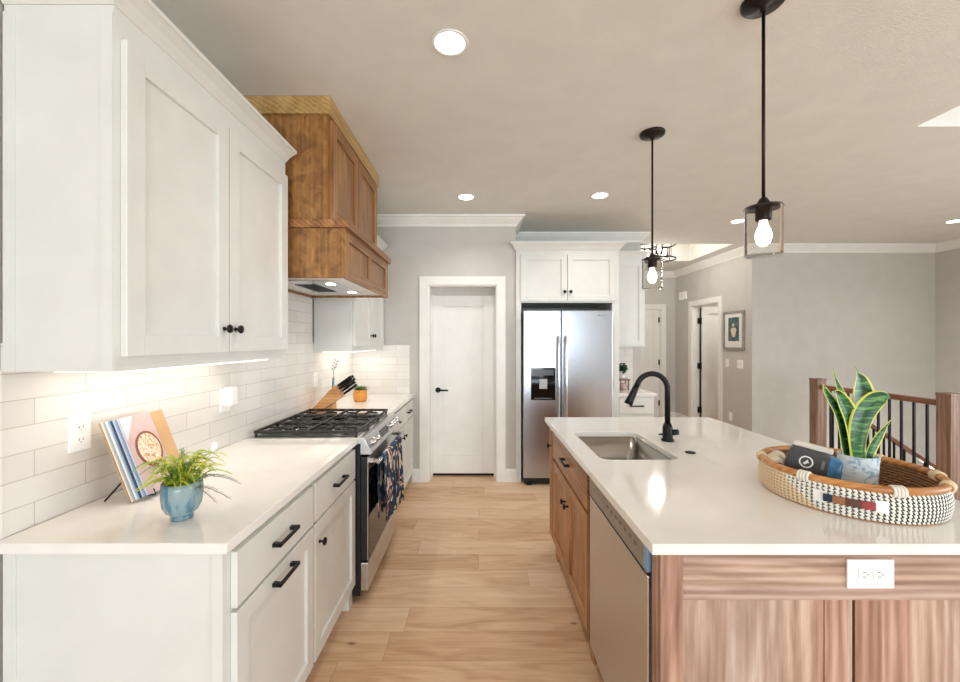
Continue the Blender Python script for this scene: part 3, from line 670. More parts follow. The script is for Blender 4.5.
# faucet
r = thing('faucet', 'matte black pull-down faucet with high arched neck beside the sink', 'faucet', (1.02, 2.176, .914))
MB().lathe([(0, .914), (.033, .914), (.033, .921), (.026, .927), (.025, .990), (.018, 1.01), (0, 1.0)], (1.02, 2.176, 0), 24).build('base', 'black', r)
cz, R_ = 1.194, .084
pts = [(1.02, 2.176, .99)]+[(1.02-R_+R_*math.cos(w), 2.176, cz+R_*math.sin(w)) for w in [math.radians(155)*i/16 for i in range(17)]]
dx = Vector((-.42, 0, -.906)); e = Vector(pts[-1])
pts.append(tuple(e+dx*.03)); e = Vector(pts[-1])
MB().tube(pts, .0145, 16).build('neck', 'black', r)
MB().tube([e-dx*.004, e+dx*.02, e+dx*.07, e+dx*.10], [.0165, .0175, .020, .0235], 18).build('spray_head', 'black', r)
MB().tube([(1.03, 2.176, .958), (1.075, 2.172, .962)], .016, 14).build('handle_hub', 'black', r)
MB().tube([(1.005, 2.165, .952), (.962, 2.150, .954)], [.006, .0045], 10).build('lever', 'black', r)
o = MB().lathe([(0, 0), (.022, 0), (.024, .002), (.022, .005), (.012, .006), (0, .006)], (1.02, 1.94, .914), 24).build('hole_cover', 'black', loc=(1.02, 1.94, .914))
tag(o, 'small round black hole cover on the island top in front of the faucet', 'cover')
# dishwasher
r = thing('dishwasher', 'stainless steel dishwasher in the near left side of the island', 'dishwasher', (.8, 1.47, 0))
MB().box(.53, 1.10, 1.152, 1.778, .10, .868).build('tub', 'black_panel', r)
MB().box(.56, 1.08, 1.16, 1.77, 0, .10).build('toe_panel', 'black_panel', r)
d = MB().box(.486, .529, 1.162, 1.772, .115, .772).build('door', 'steel_y', r, bevel=.004)
MB().box(.484, .529, 1.162, 1.772, .780, .868).build('control_strip', plain('control_grey', (158, 150, 142), .4, .5), r, bevel=.004)
MB().box(.4855, .4865, 1.19, 1.75, .773, .779).build('grip_recess', 'dark', r)
for i in range(7): MB().box(.4828, .4842, 1.24+i*.045, 1.255+i*.045, .822, .832).build('button', 'slot', r)
M['film'] = plain('blue_film', (120, 158, 192), .3)
MB().box(.4825, .530, 1.1555, 1.180, .790, .866).build('protective_film', 'film', r)

# outlets and switches
def outlet(name, label, cat, fr, u, z, y, w=.072, h=.117, horiz=False, gang=1, switch=False, group='wall plates'):
    p = fr @ Vector((u, y, z)); r = thing(name, label, cat, tuple(p), 0, group)
    if horiz: w, h = h, w
    MB(fr).box(u-w/2, u+w/2, y, y+.006, z-h/2, z+h/2).build('plate', 'plastic', r, bevel=.002)
    for g in range(gang):
        ug = u+(g-(gang-1)/2)*.046
        if switch: MB(fr).box(ug-.016, ug+.016, y+.006, y+.010, z-.033, z+.033).build('rocker', 'trim', r, bevel=.001)
        else:
            for s in (-1, 1):
                a, c = (ug+s*.020, z) if horiz else (ug, z+s*.020)
                sk = MB(fr).box(a-.015, a+.015, y+.006, y+.008, c-.015, c+.015).build('socket', 'plastic', r, bevel=.0008)
                sl = MB(fr)
                if horiz: sl.box(a-.004, a+.004, y+.008, y+.0085, c+.005, c+.0075).box(a-.004, a+.004, y+.008, y+.0085, c-.0075, c-.005).box(a+.008, a+.011, y+.008, y+.0085, c-.002, c+.002)
                else: sl.box(a+.005, a+.0075, y+.008, y+.0085, c-.004, c+.004).box(a-.0075, a-.005, y+.008, y+.0085, c-.004, c+.004).box(a-.002, a+.002, y+.008, y+.0085, c-.011, c-.008)
                sl.build('slots', 'slot', sk)
    return r
FT = frame((XT, 0, 0), (0, 1, 0), (1, 0, 0))
outlet('wall_outlet', 'white duplex outlet on the tile left of the cookbook', 'outlet', FT, 1.306, 1.156, 0)
outlet('wall_outlet', 'white outlet on the tile behind the knife block', 'outlet', FT, 3.176, 1.15, 0)
FN = frame((0, YN+.001, 0), (1, 0, 0), (0, -1, 0))
outlet('island_outlet', 'white horizontal duplex outlet set in the wooden island end', 'outlet', FN, 1.056, .826, 0, w=.078, h=.127, horiz=True)
outlet('light_switch', 'single white light switch below the framed picture, nearer the hall door', 'switch', FH, 5.90, 1.135, 0, switch=True)
outlet('light_switch', 'double white light switch below the right side of the framed picture', 'switch', FH, 5.60, 1.13, 0, w=.118, switch=True, gang=2)
outlet('wall_outlet', 'white outlet low on the hall wall below the framed picture', 'outlet', FH, 5.82, .36, 0)
r = thing('plug_in_light', 'white plug-in night light on the tile between cookbook and range', 'night light', (XT, 2.05, 1.16))
MB(FT).box(2.012, 2.088, 0, .006, 1.095, 1.215).build('plate', 'plastic', r, bevel=.002)
MB(FT).box(2.018, 2.082, .006, .055, 1.125, 1.222).build('housing', 'plastic', r, bevel=.01)
r = thing('door_chime', 'small white square chime box high on the hall wall', 'chime', (XH, 7.13, 2.25))
MB(FH).box(7.04, 7.26, 0, .035, 2.195, 2.335).build('housing', 'plastic', r, bevel=.006)
MB(FH).box(7.10, 7.20, .035, .038, 2.23, 2.30).build('grille', 'trim', r, bevel=.002)
# framed picture
r = thing('framed_picture', 'framed picture of a pale figure on teal, hanging on the hall wall', 'picture', (XH, 5.73, 1.33))
pa, pb, pz0, pz1 = 5.50, 5.96, 1.335, 1.885
m = MB(FH); m.box(pa, pa+.03, 0, .03, pz0, pz1).box(pb-.03, pb, 0, .03, pz0, pz1).box(pa+.03, pb-.03, 0, .03, pz0, pz0+.03).box(pa+.03, pb-.03, 0, .03, pz1-.03, pz1)
m.build('frame', blots('worn_frame', [(0, (90, 84, 78)), (.5, (150, 144, 136)), (1, (190, 184, 176))], 30), r, bevel=.002)
MB(FH).box(pa+.03, pb-.03, .002, .012, pz0+.03, pz1-.03).build('mat_board', 'trim', r)
MB(FH).box(pa+.11, pb-.11, .012, .014, pz0+.12, pz1-.09).build('print', blots('teal_print', [(0, (34, 50, 52)), (.4, (58, 78, 78)), (.6, (92, 112, 108)), (1, (60, 74, 60))], 9), r)
m = MB(FH); m.smooth = True
m.add([(5.73+.055*math.cos(w)*(1.0+.25*math.sin(3*w)), .0146, 1.58+.085*math.sin(w)*(1+.2*math.cos(2*w))) for w in [2*PI*i/24 for i in range(24)]], [tuple(range(24))])
m.add([(5.74+.022*math.cos(w), .0147, 1.685+.026*math.sin(w)) for w in [2*PI*i/16 for i in range(16)]], [tuple(range(16))])
m.build('figure', plain('pale_figure', (206, 190, 172), .7), r)

# ------------------------------------------------------------------ refrigerator surround
YC = 4.12; FC = frame((0, YC, 0), (1, 0, 0), (0, -1, 0))
r = thing('fridge_cabinet', 'white cabinet surround with two doors above the refrigerator', 'cabinet', (.9, 4.45, 0))
MB().box(XP+.002, .424, YC, YF-.002, 0, 1.850).build('side_panel', 'cab', r, bevel=.002)
MB().box(1.360, 1.432, YC, YF-.002, 0, 1.850).build('side_panel', 'cab', r, bevel=.002)
MB().box(XP+.002, 1.432, YC, YF-.002, 1.850, 2.39).build('body', 'cab', r, bevel=.002)
cab_door(FC, .418, .893, 1.868, 2.345, .0005, r, CW, kn=(.866, 1.96)); cab_door(FC, .899, 1.388, 1.868, 2.345, .0005, r, CW, kn=(.928, 1.96))
crown_cab(r, [(XP+.002, YP-.001), (XP+.002, YC), (1.432, YC), (1.432, 4.42)], 2.385, 2.465, .06, side=1)
r = thing('refrigerator', 'stainless steel side-by-side refrigerator with water dispenser', 'refrigerator', (.88, 4.4, 0))
MB().box(.440, 1.330, 4.085, 4.76, .03, 1.755).build('cabinet', plain('fridge_grey', (62, 62, 64), .5), r, bevel=.004)
YD = 4.02
ld = MB().box(.436, .813, YD, 4.083, .075, 1.765).build('freezer_door', 'steel', r, bevel=.008, seg=3)
rd = MB().box(.820, 1.336, YD, 4.083, .075, 1.765).build('fridge_door', 'steel', r, bevel=.008, seg=3)
MB().box(.450, 1.32, 4.055, 4.0845, .012, .070).build('grille', 'black_panel', r, bevel=.003)
for x in (.47, 1.27): MB().box(x, x+.05, 4.04, 4.0845, 0, .035).build('foot', 'black', r)
MB().box(.47, 1.30, 4.087, 4.60, 1.756, 1.785).build('hinge_cover', 'black_panel', r, bevel=.004)
for dd, x in ((ld, .782), (rd, .856)):
    pts = [(x, YD-.004, 1.50), (x, YD-.035, 1.49)]+[(x, YD-.038-.020*math.sin(PI*i/12), 1.48-.90*i/12) for i in range(13)]+[(x, YD-.035, .57), (x, YD-.004, .56)]
    MB().tube(pts, .0125, 12).build('handle', 'chrome', dd)
dp = MB().box(.512, .758, YD-.003, YD+.0, .862, 1.186).build('dispenser', 'black_gloss', ld, bevel=.003)
MB().box(.53, .74, YD-.005, YD-.003, 1.11, 1.17).build('dispenser_panel', plain('panel_grey', (70, 70, 74), .3), ld, bevel=.001)
MB().box(.595, .675, YD-.009, YD-.003, .975, 1.075).build('paddle', plain('paddle_grey', (170, 172, 176), .35), ld, bevel=.004)
MB().box(.545, .725, YD-.018, YD-.003, .875, .885).build('drip_tray', plain('tray_grey', (90, 90, 94), .3), ld, bevel=.002)
m = MB(); m.cur = 0
for i, (w_, h_) in enumerate([(.014, .012), (.006, .010), (.004, .007), (.006, .007), (.010, .011), (.006, .007), (.008, .009)]): m.box(1.19+i*.0125, 1.19+i*.0125+w_*.7, YD-.001, YD-.0002, 1.705, 1.705+h_)
m.build('badge', 'slot', rd)

# niche right of the refrigerator
FNi = frame((0, 4.49, 0), (1, 0, 0), (0, -1, 0))
r = thing('wall_cabinet', 'white wall cabinet to the right of the refrigerator surround', 'cabinet', (1.64, 4.65, 1.389))
MB().box(1.434, 1.85, 4.49, YF-.002, 1.389, 2.39).build('body', 'cab', r, bevel=.002)
cab_door(FNi, 1.452, 1.838, 1.405, 2.345, .0005, r, CW, rail=.06)
crown_cab(r, [(1.50, 4.49), (1.85, 4.49), (1.85, YF-.05)], 2.385, 2.455, .05)
FNb = frame((0, 4.17, 0), (1, 0, 0), (0, -1, 0))
r = thing('base_cabinet', 'short white base cabinet right of the refrigerator, seen past the faucet', 'cabinet', (1.63, 4.45, 0))
MB().box(1.434, 1.815, 4.17, YF-.002, .10, .884).box(1.436, 1.813, 4.22, YF-.002, 0, .10).build('body', 'cab', r, bevel=.002)
drawer_front(FNb, 1.445, 1.80, .70, .866, .0005, r, CW); cab_door(FNb, 1.445, 1.80, .115, .685, .0005, r, CW)
o = MB().box(1.434, 1.835, 4.14, YF-.009, .884, .914).build('countertop', 'quartz', loc=(1.63, 4.45, .884), bevel=.003)
tag(o, 'small white countertop right of the refrigerator', 'countertop')
r = thing('wooden_riser', 'small brown wooden riser on the counter right of the refrigerator', 'stand', (1.60, 4.46, .914))
MB().box(1.535, 1.655, 4.40, 4.52, 1.020, 1.036).build('top', 'rail', r, bevel=.002)
for x in (1.545, 1.633):
    for y in (4.41, 4.498): MB().box(x, x+.012, y, y+.012, .914, 1.020).build('leg', 'rail', r)
r = thing('potted_herb', 'dark green leafy plant in a white pot on the wooden riser', 'potted plant', (1.59, 4.46, 1.036))
MB().lathe([(0, 1.036), (.026, 1.036), (.036, 1.085), (.033, 1.085), (.030, 1.078), (0, 1.078)], (1.59, 4.46, 0), 20).build('pot', 'plastic', r)
M['dkleaf'] = plain('dark_leaf', (40, 66, 44), .5)
def leaf_blob(cx_, cy_, cz_, rx, rz, n, size, mat, parent, name='foliage', rnd=random):
    m = MB()
    for i in range(n):
        d = Vector((rnd.gauss(0, 1), rnd.gauss(0, 1), rnd.gauss(0, 1))).normalized()*rnd.uniform(.3, 1)
        p = Vector((cx_+d.x*rx, cy_+d.y*rx, cz_+d.z*rz)); a = Vector((rnd.gauss(0, 1), rnd.gauss(0, 1), rnd.gauss(0, 1))).normalized(); b_ = a.orthogonal().normalized()
        s_ = size*rnd.uniform(.7, 1.3)
        m.add([p-a*s_, p+b_*s_*.45, p+a*s_, p-b_*s_*.45], [(0, 1, 2, 3)])
    return m.build(name, mat, parent)
leaf_blob(1.59, 4.46, 1.15, .055, .065, 160, .02, 'dkleaf', r)
r = thing('mug', 'small white and pink mug under the wooden riser', 'mug', (1.60, 4.45, .914))
M['pinkish'] = blots('pink_glaze', [(0, (226, 220, 216)), (.5, (200, 168, 160)), (1, (232, 228, 224))], 20, .3)
MB().lathe([(0, .914), (.028, .914), (.032, .985), (.029, .985), (.026, .92), (0, .92)], (1.595, 4.45, 0), 20).build('cup', 'pinkish', r)
MB().tube([(1.595+.03+.018*math.sin(PI*i/8), 4.45, .975-.045*i/8) for i in range(9)], .004, 8).build('handle', 'pinkish', r)

# ------------------------------------------------------------------ ceiling downlights
def downlight(x, y, label, first=[None]):
    if first[0] is None:
        r = thing('recessed_light', label, 'ceiling light', (x, y, CEIL), 0, 'recessed ceiling lights'); first[0] = r
        MB().lathe([(.064, CEIL-.001), (.066, CEIL-.003), (.078, CEIL-.004), (.081, CEIL-.001), (.064, CEIL-.0005)], (x, y, 0), 32).build('trim_ring', 'trim', r)
        MB().lathe([(0, CEIL-.003), (.064, CEIL-.003), (.064, CEIL-.0005), (0, CEIL-.0005)], (x, y, 0), 32).build('lens', 'glow', r)
    else: r = dup(first[0], (x, y, CEIL), label, 'recessed ceiling lights')
    l = bpy.data.lights.new('downlight', 'SPOT'); l.energy = 26; l.spot_size = 2.4; l.spot_blend = 1.0; l.shadow_soft_size = .06; l.color = (1, .96, .92)
    lo = bpy.data.objects.new('downlight', l); COL.objects.link(lo); lo.location = (x, y, CEIL-.02)
downlight(-.13, 1.728, 'largest recessed ceiling light, top centre above the aisle')
downlight(-.125, 3.575, 'recessed ceiling light above the pantry door')
downlight(1.06, 3.54, 'recessed ceiling light in front of the refrigerator cabinet crown')
downlight(2.77, 4.29, 'recessed ceiling light just left of the near pendant glass')
downlight(5.10, 4.29, 'recessed ceiling light at the right edge near the corner crown')

for nm, lc, e_ in (('side_room_fill', (4.5, 6.2, 2.5), 18), ('stairwell_fill', (5.0, 4.6, -.3), 14)):  # unseen point lights added to brighten the side room and the stairwell
    l = bpy.data.lights.new(nm, 'POINT'); l.energy = e_; l.shadow_soft_size = .1; l.color = (1, .95, .88)
    lo = bpy.data.objects.new(nm, l); COL.objects.link(lo); lo.location = lc
for x, y in ((1.2, -1.2), (-.13, -2.9), (2.3, -2.9), (4.4, -2.9), (2.2, -4.6)):   # unseen spots without fixtures, added behind the camera to brighten the ceiling
    l = bpy.data.lights.new('downlight', 'SPOT'); l.energy = 26; l.spot_size = 2.4; l.spot_blend = 1.0; l.shadow_soft_size = .06; l.color = (1, .96, .92)
    lo = bpy.data.objects.new('downlight', l); COL.objects.link(lo); lo.location = (x, y, CEIL-.02)

# ------------------------------------------------------------------ pendants
def pendant(x, y, label):
    r = thing('pendant_light', label, 'pendant light', (x, y, CEIL), 0, 'glass pendants over the island')
    MB().lathe([(0, CEIL-.001), (.074, CEIL-.001), (.074, CEIL-.012), (.068, CEIL-.018), (.012, CEIL-.030), (.010, CEIL-.045), (0, CEIL-.045)], (x, y, 0), 32).build('canopy', 'bronze', r)
    MB().tube([(x, y, CEIL-.03), (x, y, 1.975)], .006, 12).build('rod', 'bronze', r)
    MB().lathe([(0, 1.995), (.012, 1.995), (.020, 1.980), (.026, 1.965), (.062, 1.962), (.062, 1.957), (.027, 1.957), (.027, 1.915), (.024, 1.91), (0, 1.91)], (x, y, 0), 28).build('socket', 'bronze', r)
    MB().lathe([(.0645, 1.780), (.0625, 1.777), (0, 1.777), (0, 1.780), (.061, 1.7805), (.0615, 1.957), (.0645, 1.957)], (x, y, 0), 40).build('glass_shade', 'glass', r)
    MB().lathe([(0, 1.912), (.013, 1.912), (.014, 1.895), (.024, 1.872), (.028, 1.850), (.022, 1.826), (.010, 1.814), (0, 1.812)], (x, y, 0), 24).build('bulb', 'bulb', r)
    return r
p1 = pendant(1.070, 1.510, 'nearer black rod pendant with clear glass shade over the island')
p2 = dup(p1, (1.066, 2.475, CEIL), 'farther black rod pendant with clear glass shade over the island', 'glass pendants over the island')
# semi-flush hall light in the raised tray
hx, hy = 2.62, 5.92; zt = CEIL+.26
r = thing('hall_light', 'black two-ring ceiling light with glass shades hanging in the hall', 'ceiling light', (hx, hy, zt))
MB().lathe([(0, zt-.001), (.06, zt-.001), (.06, zt-.02), (0, zt-.022)], (hx, hy, 0), 24).cyl((hx, hy, zt-.02), (hx, hy, 2.70), .008, 10).cyl((hx, hy, 2.80), (hx, hy, 2.68), .022, 14).build('stem', 'bronze', r)
for z in (2.66, 2.87):
    MB().tube([(hx+.25*math.cos(2*PI*i/40), hy+.25*math.sin(2*PI*i/40), z) for i in range(40)], .011, 8, closed=True).build('ring', 'bronze', r)
m = MB()
for a in (0, PI/2, PI, 3*PI/2):
    for z in (2.69, 2.85): m.tube([(hx, hy, z), (hx+.25*math.cos(a+.4), hy+.25*math.sin(a+.4), z+(.02 if z > 2.8 else -.03))], .006, 8)
    m.tube([(hx+.25*math.cos(a+.4), hy+.25*math.sin(a+.4), 2.66), (hx+.25*math.cos(a+.4), hy+.25*math.sin(a+.4), 2.87)], .006, 8)
m.build('arms', 'bronze', r)
for i in range(3):
    a = 2*PI*i/3+.3; x, y = hx+.14*math.cos(a), hy+.14*math.sin(a)
    g = MB().lathe([(.05, 2.84), (.05, 2.70), (.047, 2.70), (.047, 2.84)], (x, y, 0), 20).build('glass_shade', 'glass', r)
    MB().lathe([(0, 2.83), (.015, 2.83), (.027, 2.78), (.02, 2.745), (0, 2.735)], (x, y, 0), 16).build('bulb', 'bulb_s', r)
l = bpy.data.lights.new('hall_lamp', 'POINT'); l.energy = 22; l.shadow_soft_size = .08; l.color = (1, .95, .90)
lo = bpy.data.objects.new('hall_lamp', l); COL.objects.link(lo); lo.location = (hx, hy, 2.60)

# ------------------------------------------------------------------ stair railing
r = thing('stair_railing', 'wood and black metal stair railing with square newel posts behind the basket', 'railing', (3.48, 3.5, 0))
def newel(y0, y1, top):
    m = MB(); x0, x1 = 3.432, 3.530
    m.box(x0, x1, y0, y1, 0, top-.02); m.box(x0-.003, x1+.003, y0-.003, y1+.003, top-.02, top)
    return m.build('newel_post', 'newel', r, bevel=.003)
newel(2.915, 3.012, 1.070); newel(4.072, 4.170, 1.072)
MB().box(3.458, 3.508, 3.012, 4.072, .965, 1.010).build('handrail', 'rail', r, bevel=.008, seg=3)
MB().box(3.462, 3.504, 3.012, 4.072, .05, .08).build('bottom_rail', 'rail', r, bevel=.004)
for i in range(10):
    y = 3.115+i*.0955
    MB().box(3.476, 3.490, y-.007, y+.007, .08, .965).build('baluster', 'black', r)
# rail running down the stairs
r = thing('stair_handrail', 'brown handrail with black balusters sloping down the stairs to the right', 'railing', (4.4, 4.12, 0))
sl = -.66; pts = [(3.535, .93), (5.6, .93+sl*2.065)]
MB().prism([(pts[0][0], pts[0][1]-.045), (pts[0][0], pts[0][1]), (pts[1][0], pts[1][1]), (pts[1][0], pts[1][1]-.045)], 4.09, 4.14).build('rail', 'rail', r, bevel=.006)
MB().prism([(3.56, -.12), (3.56, .02), (5.6, .02+sl*2.04), (5.6, -.12+sl*2.04)], 4.10, 4.13).build('stringer', 'newel', r)
for i in range(19):
    x = 3.63+i*.105; z = .93+sl*(x-3.535)
    MB().box(x-.007, x+.007, 4.108, 4.122, z-.90, z-.04).build('baluster', 'black', r)
m = MB()
for i in range(12): m.box(3.565+i*.27, 3.565+(i+1)*.27+.02, 4.135, YS-.002, -.19*(i+1)-.03, -.19*(i+1)); m.box(3.565+i*.27, 3.575+i*.27, 4.135, YS-.002, -.19*(i+1), -.19*i-.03)
struct(m.build('stairs', 'floor'))

# ------------------------------------------------------------------ cookbook and easel
bx0 = Vector((-1.133, 1.340, .930)); up = Vector((-.105, 0, .265)).normalized(); out = Vector((.265, 0, .105)).normalized()
FB = Matrix(((0, out.x, up.x, bx0.x), (1, out.y, up.y, bx0.y), (0, out.z, up.z, bx0.z), (0, 0, 0, 1)))   # u along the wall, n outward, w up the page
r = thing('cookbook', 'open cookbook with a photo of a bowl of food, on a wire easel', 'book', tuple(bx0))
cols = [('tan', (176, 142, 104)), ('cream', (232, 224, 212)), ('grey', (164, 168, 172)), ('white', (238, 236, 232)), ('sky', (150, 172, 196)), ('navy', (52, 66, 98)), ('pale', (190, 200, 214)), ('blue', (128, 152, 182)), ('lilac', (214, 210, 222))]
for i, (nm, c) in enumerate(cols):
    M['pg_'+nm] = plain('page_'+nm, c, .6)
    u = -.012+i*.0040; n0 = -.034+i*.0042
    MB(FB).prism([(u, n0), (.205, n0), (.205, n0+.0036), (u, n0+.0036)], 0-.0, .284-.0008*i, 'z').build('cover' if i == 0 else 'leaf', 'pg_'+nm, r, bevel=.0005)
nf = .004
MB(FB).box(.022, .205, nf, nf+.0012, .001, .279).build('photo_page', blots('photo_backdrop', [(0, (186, 150, 144)), (.5, (206, 180, 176)), (1, (184, 162, 178))], 5), r)
MB(FB).box(.150, .2055, nf+.0012, nf+.0022, .001, .279).build('page_border', plain('tan_border', (198, 160, 116), .6), r)
def disc(cu, cw, ru, rw, n0, name, mat, seg=28):
    return MB(FB).add([(cu+ru*math.cos(2*PI*i/seg), n0+h, cw+rw*math.sin(2*PI*i/seg)) for h in (0, .0006) for i in range(seg)],
                      [tuple(range(seg, 2*seg))]+[(i, (i+1) % seg, seg+(i+1) % seg, seg+i) for i in range(seg)]).build(name, mat, r)
disc(.092, .150, .052, .066, nf+.0024, 'printed_bowl', plain('bowl_print', (140, 84, 62), .5))
disc(.092, .152, .044, .056, nf+.0031, 'printed_food', blots('food_print', [(0, (120, 62, 40)), (.42, (214, 172, 132)), (.5, (244, 236, 222)), (.58, (226, 196, 160)), (1, (110, 70, 44))], 55), )
MB(FB).add([(.022, nf+.0014, .279), (.022, nf+.0014, .19), (.075, nf+.0014, .279)], [(0, 1, 2)]).build('page_wedge', 'pg_lilac', r)
r = thing('book_easel', 'thin black wire easel holding up the open cookbook', 'stand', (-1.17, 1.42, .914))
m = MB(FB); m.tube([(.03, -.037, .004), (.03, -.037, .20)], .0022, 8); m.tube([(.16, -.037, .004), (.16, -.037, .20)], .0022, 8); m.tube([(.03, -.037, .20), (.16, -.037, .20)], .0022, 8)
m.tube([(.03, -.037, .004), (.03, .022, -.006), (.03, .022, .014)], .0022, 8); m.tube([(.16, -.037, .004), (.16, .022, -.006), (.16, .022, .014)], .0022, 8)
m.build('wire_frame', 'black', r)
m = MB(); q = FB @ Vector((.03, -.039, .09)); m.tube([q, (-1.262, 1.345, .917)], .003, 8); q = FB @ Vector((.16, -.039, .09)); m.tube([q, (-1.262, 1.50, .917)], .003, 8)
m.build('rear_leg', 'black', r)

# fern in a blue glazed pot
px_, py_ = -.912, 1.225
r = thing('potted_fern', 'yellow-green fern in a small blue-grey glazed pot beside the cookbook', 'potted plant', (px_, py_, .914))
M['glaze'] = blots('blue_glaze', [(0, (60, 98, 120)), (.42, (86, 124, 142)), (.52, (128, 152, 158)), (1, (156, 168, 166))], 14, .16, stretch=(2, 2, .5))
MB().lathe([(0, .914), (.028, .914), (.030, .922), (.028, .928), (.042, .940), (.051, .958), (.0545, .985), (.054, 1.012), (.052, 1.028), (.049, 1.028), (.049, 1.0), (.04, .985), (0, .985)], (px_, py_, 0), 40).build('pot', 'glaze', r)
MB().lathe([(0, 1.010), (.0495, 1.008)], (px_, py_, 0), 24).build('soil', plain('soil', (70, 52, 38), .9), r)
rf = random.Random(5)
FG = [plain('fern_yellow', (206, 208, 74), .5), plain('fern_green', (172, 190, 66), .5), plain('fern_deep', (118, 148, 60), .5)]
fgrey = plain('grey_sprig', (150, 156, 150), .7)
def frond(az, length, lift, mat, parent, base, name='frond', leafl=.016, droop=1.0):
    m = MB(); d = Vector((math.cos(az), math.sin(az), 0)); sd = Vector((-d.y, d.x, 0)); pts = []
    for i in range(13):
        t = i/12; pts.append(base+d*length*t*(.55+.45*t)+Vector((0, 0, lift*math.sin(t*PI*.62)*1.0-droop*.030*t*t)))
    m.tube(pts, [.0012]*12+[.0005], 5)
    for i in range(2, 13):
        for k_ in range(2):
            p = pts[i-1].lerp(pts[i], k_*.5); s_ = leafl*(1-.55*i/12)
            for sg in (-1, 1):
                a = (sd*sg+d*.6+Vector((0, 0, rf.uniform(-.3, .5)))).normalized(); c_ = (d-sd*sg*.4).normalized()
                m.add([p, p+a*s_*.5+c_*s_*.26, p+a*s_, p+a*s_*.5-c_*s_*.26], [(0, 1, 2, 3)])
    return m.build(name, mat, parent)
for i in range(96):
    az = 2*PI*i/96*7+rf.uniform(-.3, .3); ln = rf.uniform(.045, .115)
    b_ = Vector((px_+rf.uniform(-.03, .03), py_+rf.uniform(-.03, .03), 1.010))
    frond(az, ln, rf.uniform(.045, .115), FG[(0, 0, 1, 1, 2)[i % 5]], r, b_)
for az, ln in ((.15, .15), (-.1, .14), (.4, .13), (-.35, .12)):
    frond(az, ln, .055 if az > 0 else .02, fgrey, r, Vector((px_+.02, py_, 1.006)), 'grey_sprig', .018, 1.6)
m = MB(); m.tube([(px_+.01, py_+.03, 1.0), (px_+.045, py_+.05, 1.085), (px_+.055, py_+.055, 1.105)], .002, 6)
m.lathe([(0, -.004), (.010, .0), (.0125, .012), (.010, .024), (.004, .030), (0, .031)], (px_+.055, py_+.055, 1.103), 14, axis=(.3, .1, 1))
m.build('white_bud', 'plastic', r)

# knife block
r = thing('knife_block', 'slanted light wood knife block beyond the range in the left corner', 'knife block', (-1.2, 3.20, .914))
M['beech'] = wood('beech', (176, 118, 66), (208, 150, 92), (226, 176, 118), axis='x', fine=25)
KB = [(-1.287, .915), (-1.215, .915), (-1.080, 1.035), (-1.128, 1.108)]
def kx(p): return p
MB().prism([(-1.300, .9145), (-1.218, .9145), (-1.055, 1.030), (-1.105, 1.120)], 3.03, 3.14).build('body', 'beech', r, bevel=.004)
MB().prism([(-1.215, .9145), (-1.120, .9145), (-1.120, .975)], 3.045, 3.125).build('support', 'beech', r, bevel=.002)
dv = Vector((.163, 0, .1155)).normalized(); nv = Vector((-dv.z, 0, dv.x))
kn0 = None; kn_lbl = ['top left', 'top right', 'second row left', 'second row right', 'third row left', 'lowest, longest']
fpt = [(.84, 3.055), (.84, 3.115), (.60, 3.055), (.60, 3.115), (.37, 3.085), (.12, 3.085)]
words = ['black knife handle in the top row of the block, nearer side', 'black knife handle in the top row of the block, farther side', 'black knife handle in the second row of the block, nearer side',
         'black knife handle in the second row of the block, farther side', 'black knife handle third from the top of the block', 'lowest black knife handle, sticking out near the foot of the block']
for (f_, y), lb in zip(fpt, words):
    base_ = Vector((-1.055, y, 1.030)).lerp(Vector((-1.105, y, 1.120)), f_)
    if kn0 is None:
        k_ = thing('kitchen_knife', lb, 'knife', tuple(base_), 0, 'knives in the wooden block'); kn0 = k_
        m = MB(); m.tube([base_+dv*.001, base_+dv*.012], .008, 10); m.build('bolster', 'chrome', k_)
        m = MB(); m.tube([base_+dv*.012, base_+dv*.06, base_+dv*.10, base_+dv*.135], [.009, .011, .010, .012], 10); m.build('handle', 'black', k_)
    else: dup(kn0, tuple(base_), lb)
# bud vase and twig, orange pot
r = thing('bud_vase', 'slim white bud vase with a dark sprig behind the knife block', 'vase', (-1.255, 3.42, .914))
MB().lathe([(0, .914), (.022, .914), (.024, .97), (.012, 1.03), (.009, 1.12), (.011, 1.14), (.008, 1.14), (.006, 1.05), (0, 1.05)], (-1.255, 3.42, 0), 20).build('vase_body', 'pinkish' if 0 else 'glaze', r)
m = MB(); m.tube([(-1.255, 3.42, 1.05), (-1.252, 3.42, 1.18), (-1.245, 3.42, 1.27)], .002, 6)
for i in range(7):
    p = Vector((-1.250+.004*i, 3.42, 1.20+.013*i)); sg = 1 if i % 2 else -1
    m.add([p, p+Vector((sg*.012, .003, .014)), p+Vector((sg*.028, 0, .030)), p+Vector((sg*.008, -.003, .020))], [(0, 1, 2, 3)])
m.build('sprig', 'dkleaf', r)
r = thing('potted_succulent', 'small orange pot with a green succulent on the far left counter', 'potted plant', (-1.08, 3.61, .914))
M['orange'] = blots('orange_glaze', [(0, (206, 128, 48)), (.5, (224, 152, 66)), (1, (196, 112, 44))], 18, .4)
MB().lathe([(0, .914), (.050, .914), (.060, .935), (.062, .97), (.056, 1.018), (.052, 1.018), (.052, 1.0), (0, 1.0)], (-1.08, 3.61, 0), 28).build('pot', 'orange', r)
M['succ'] = plain('succulent', (96, 128, 70), .5)
m = MB()
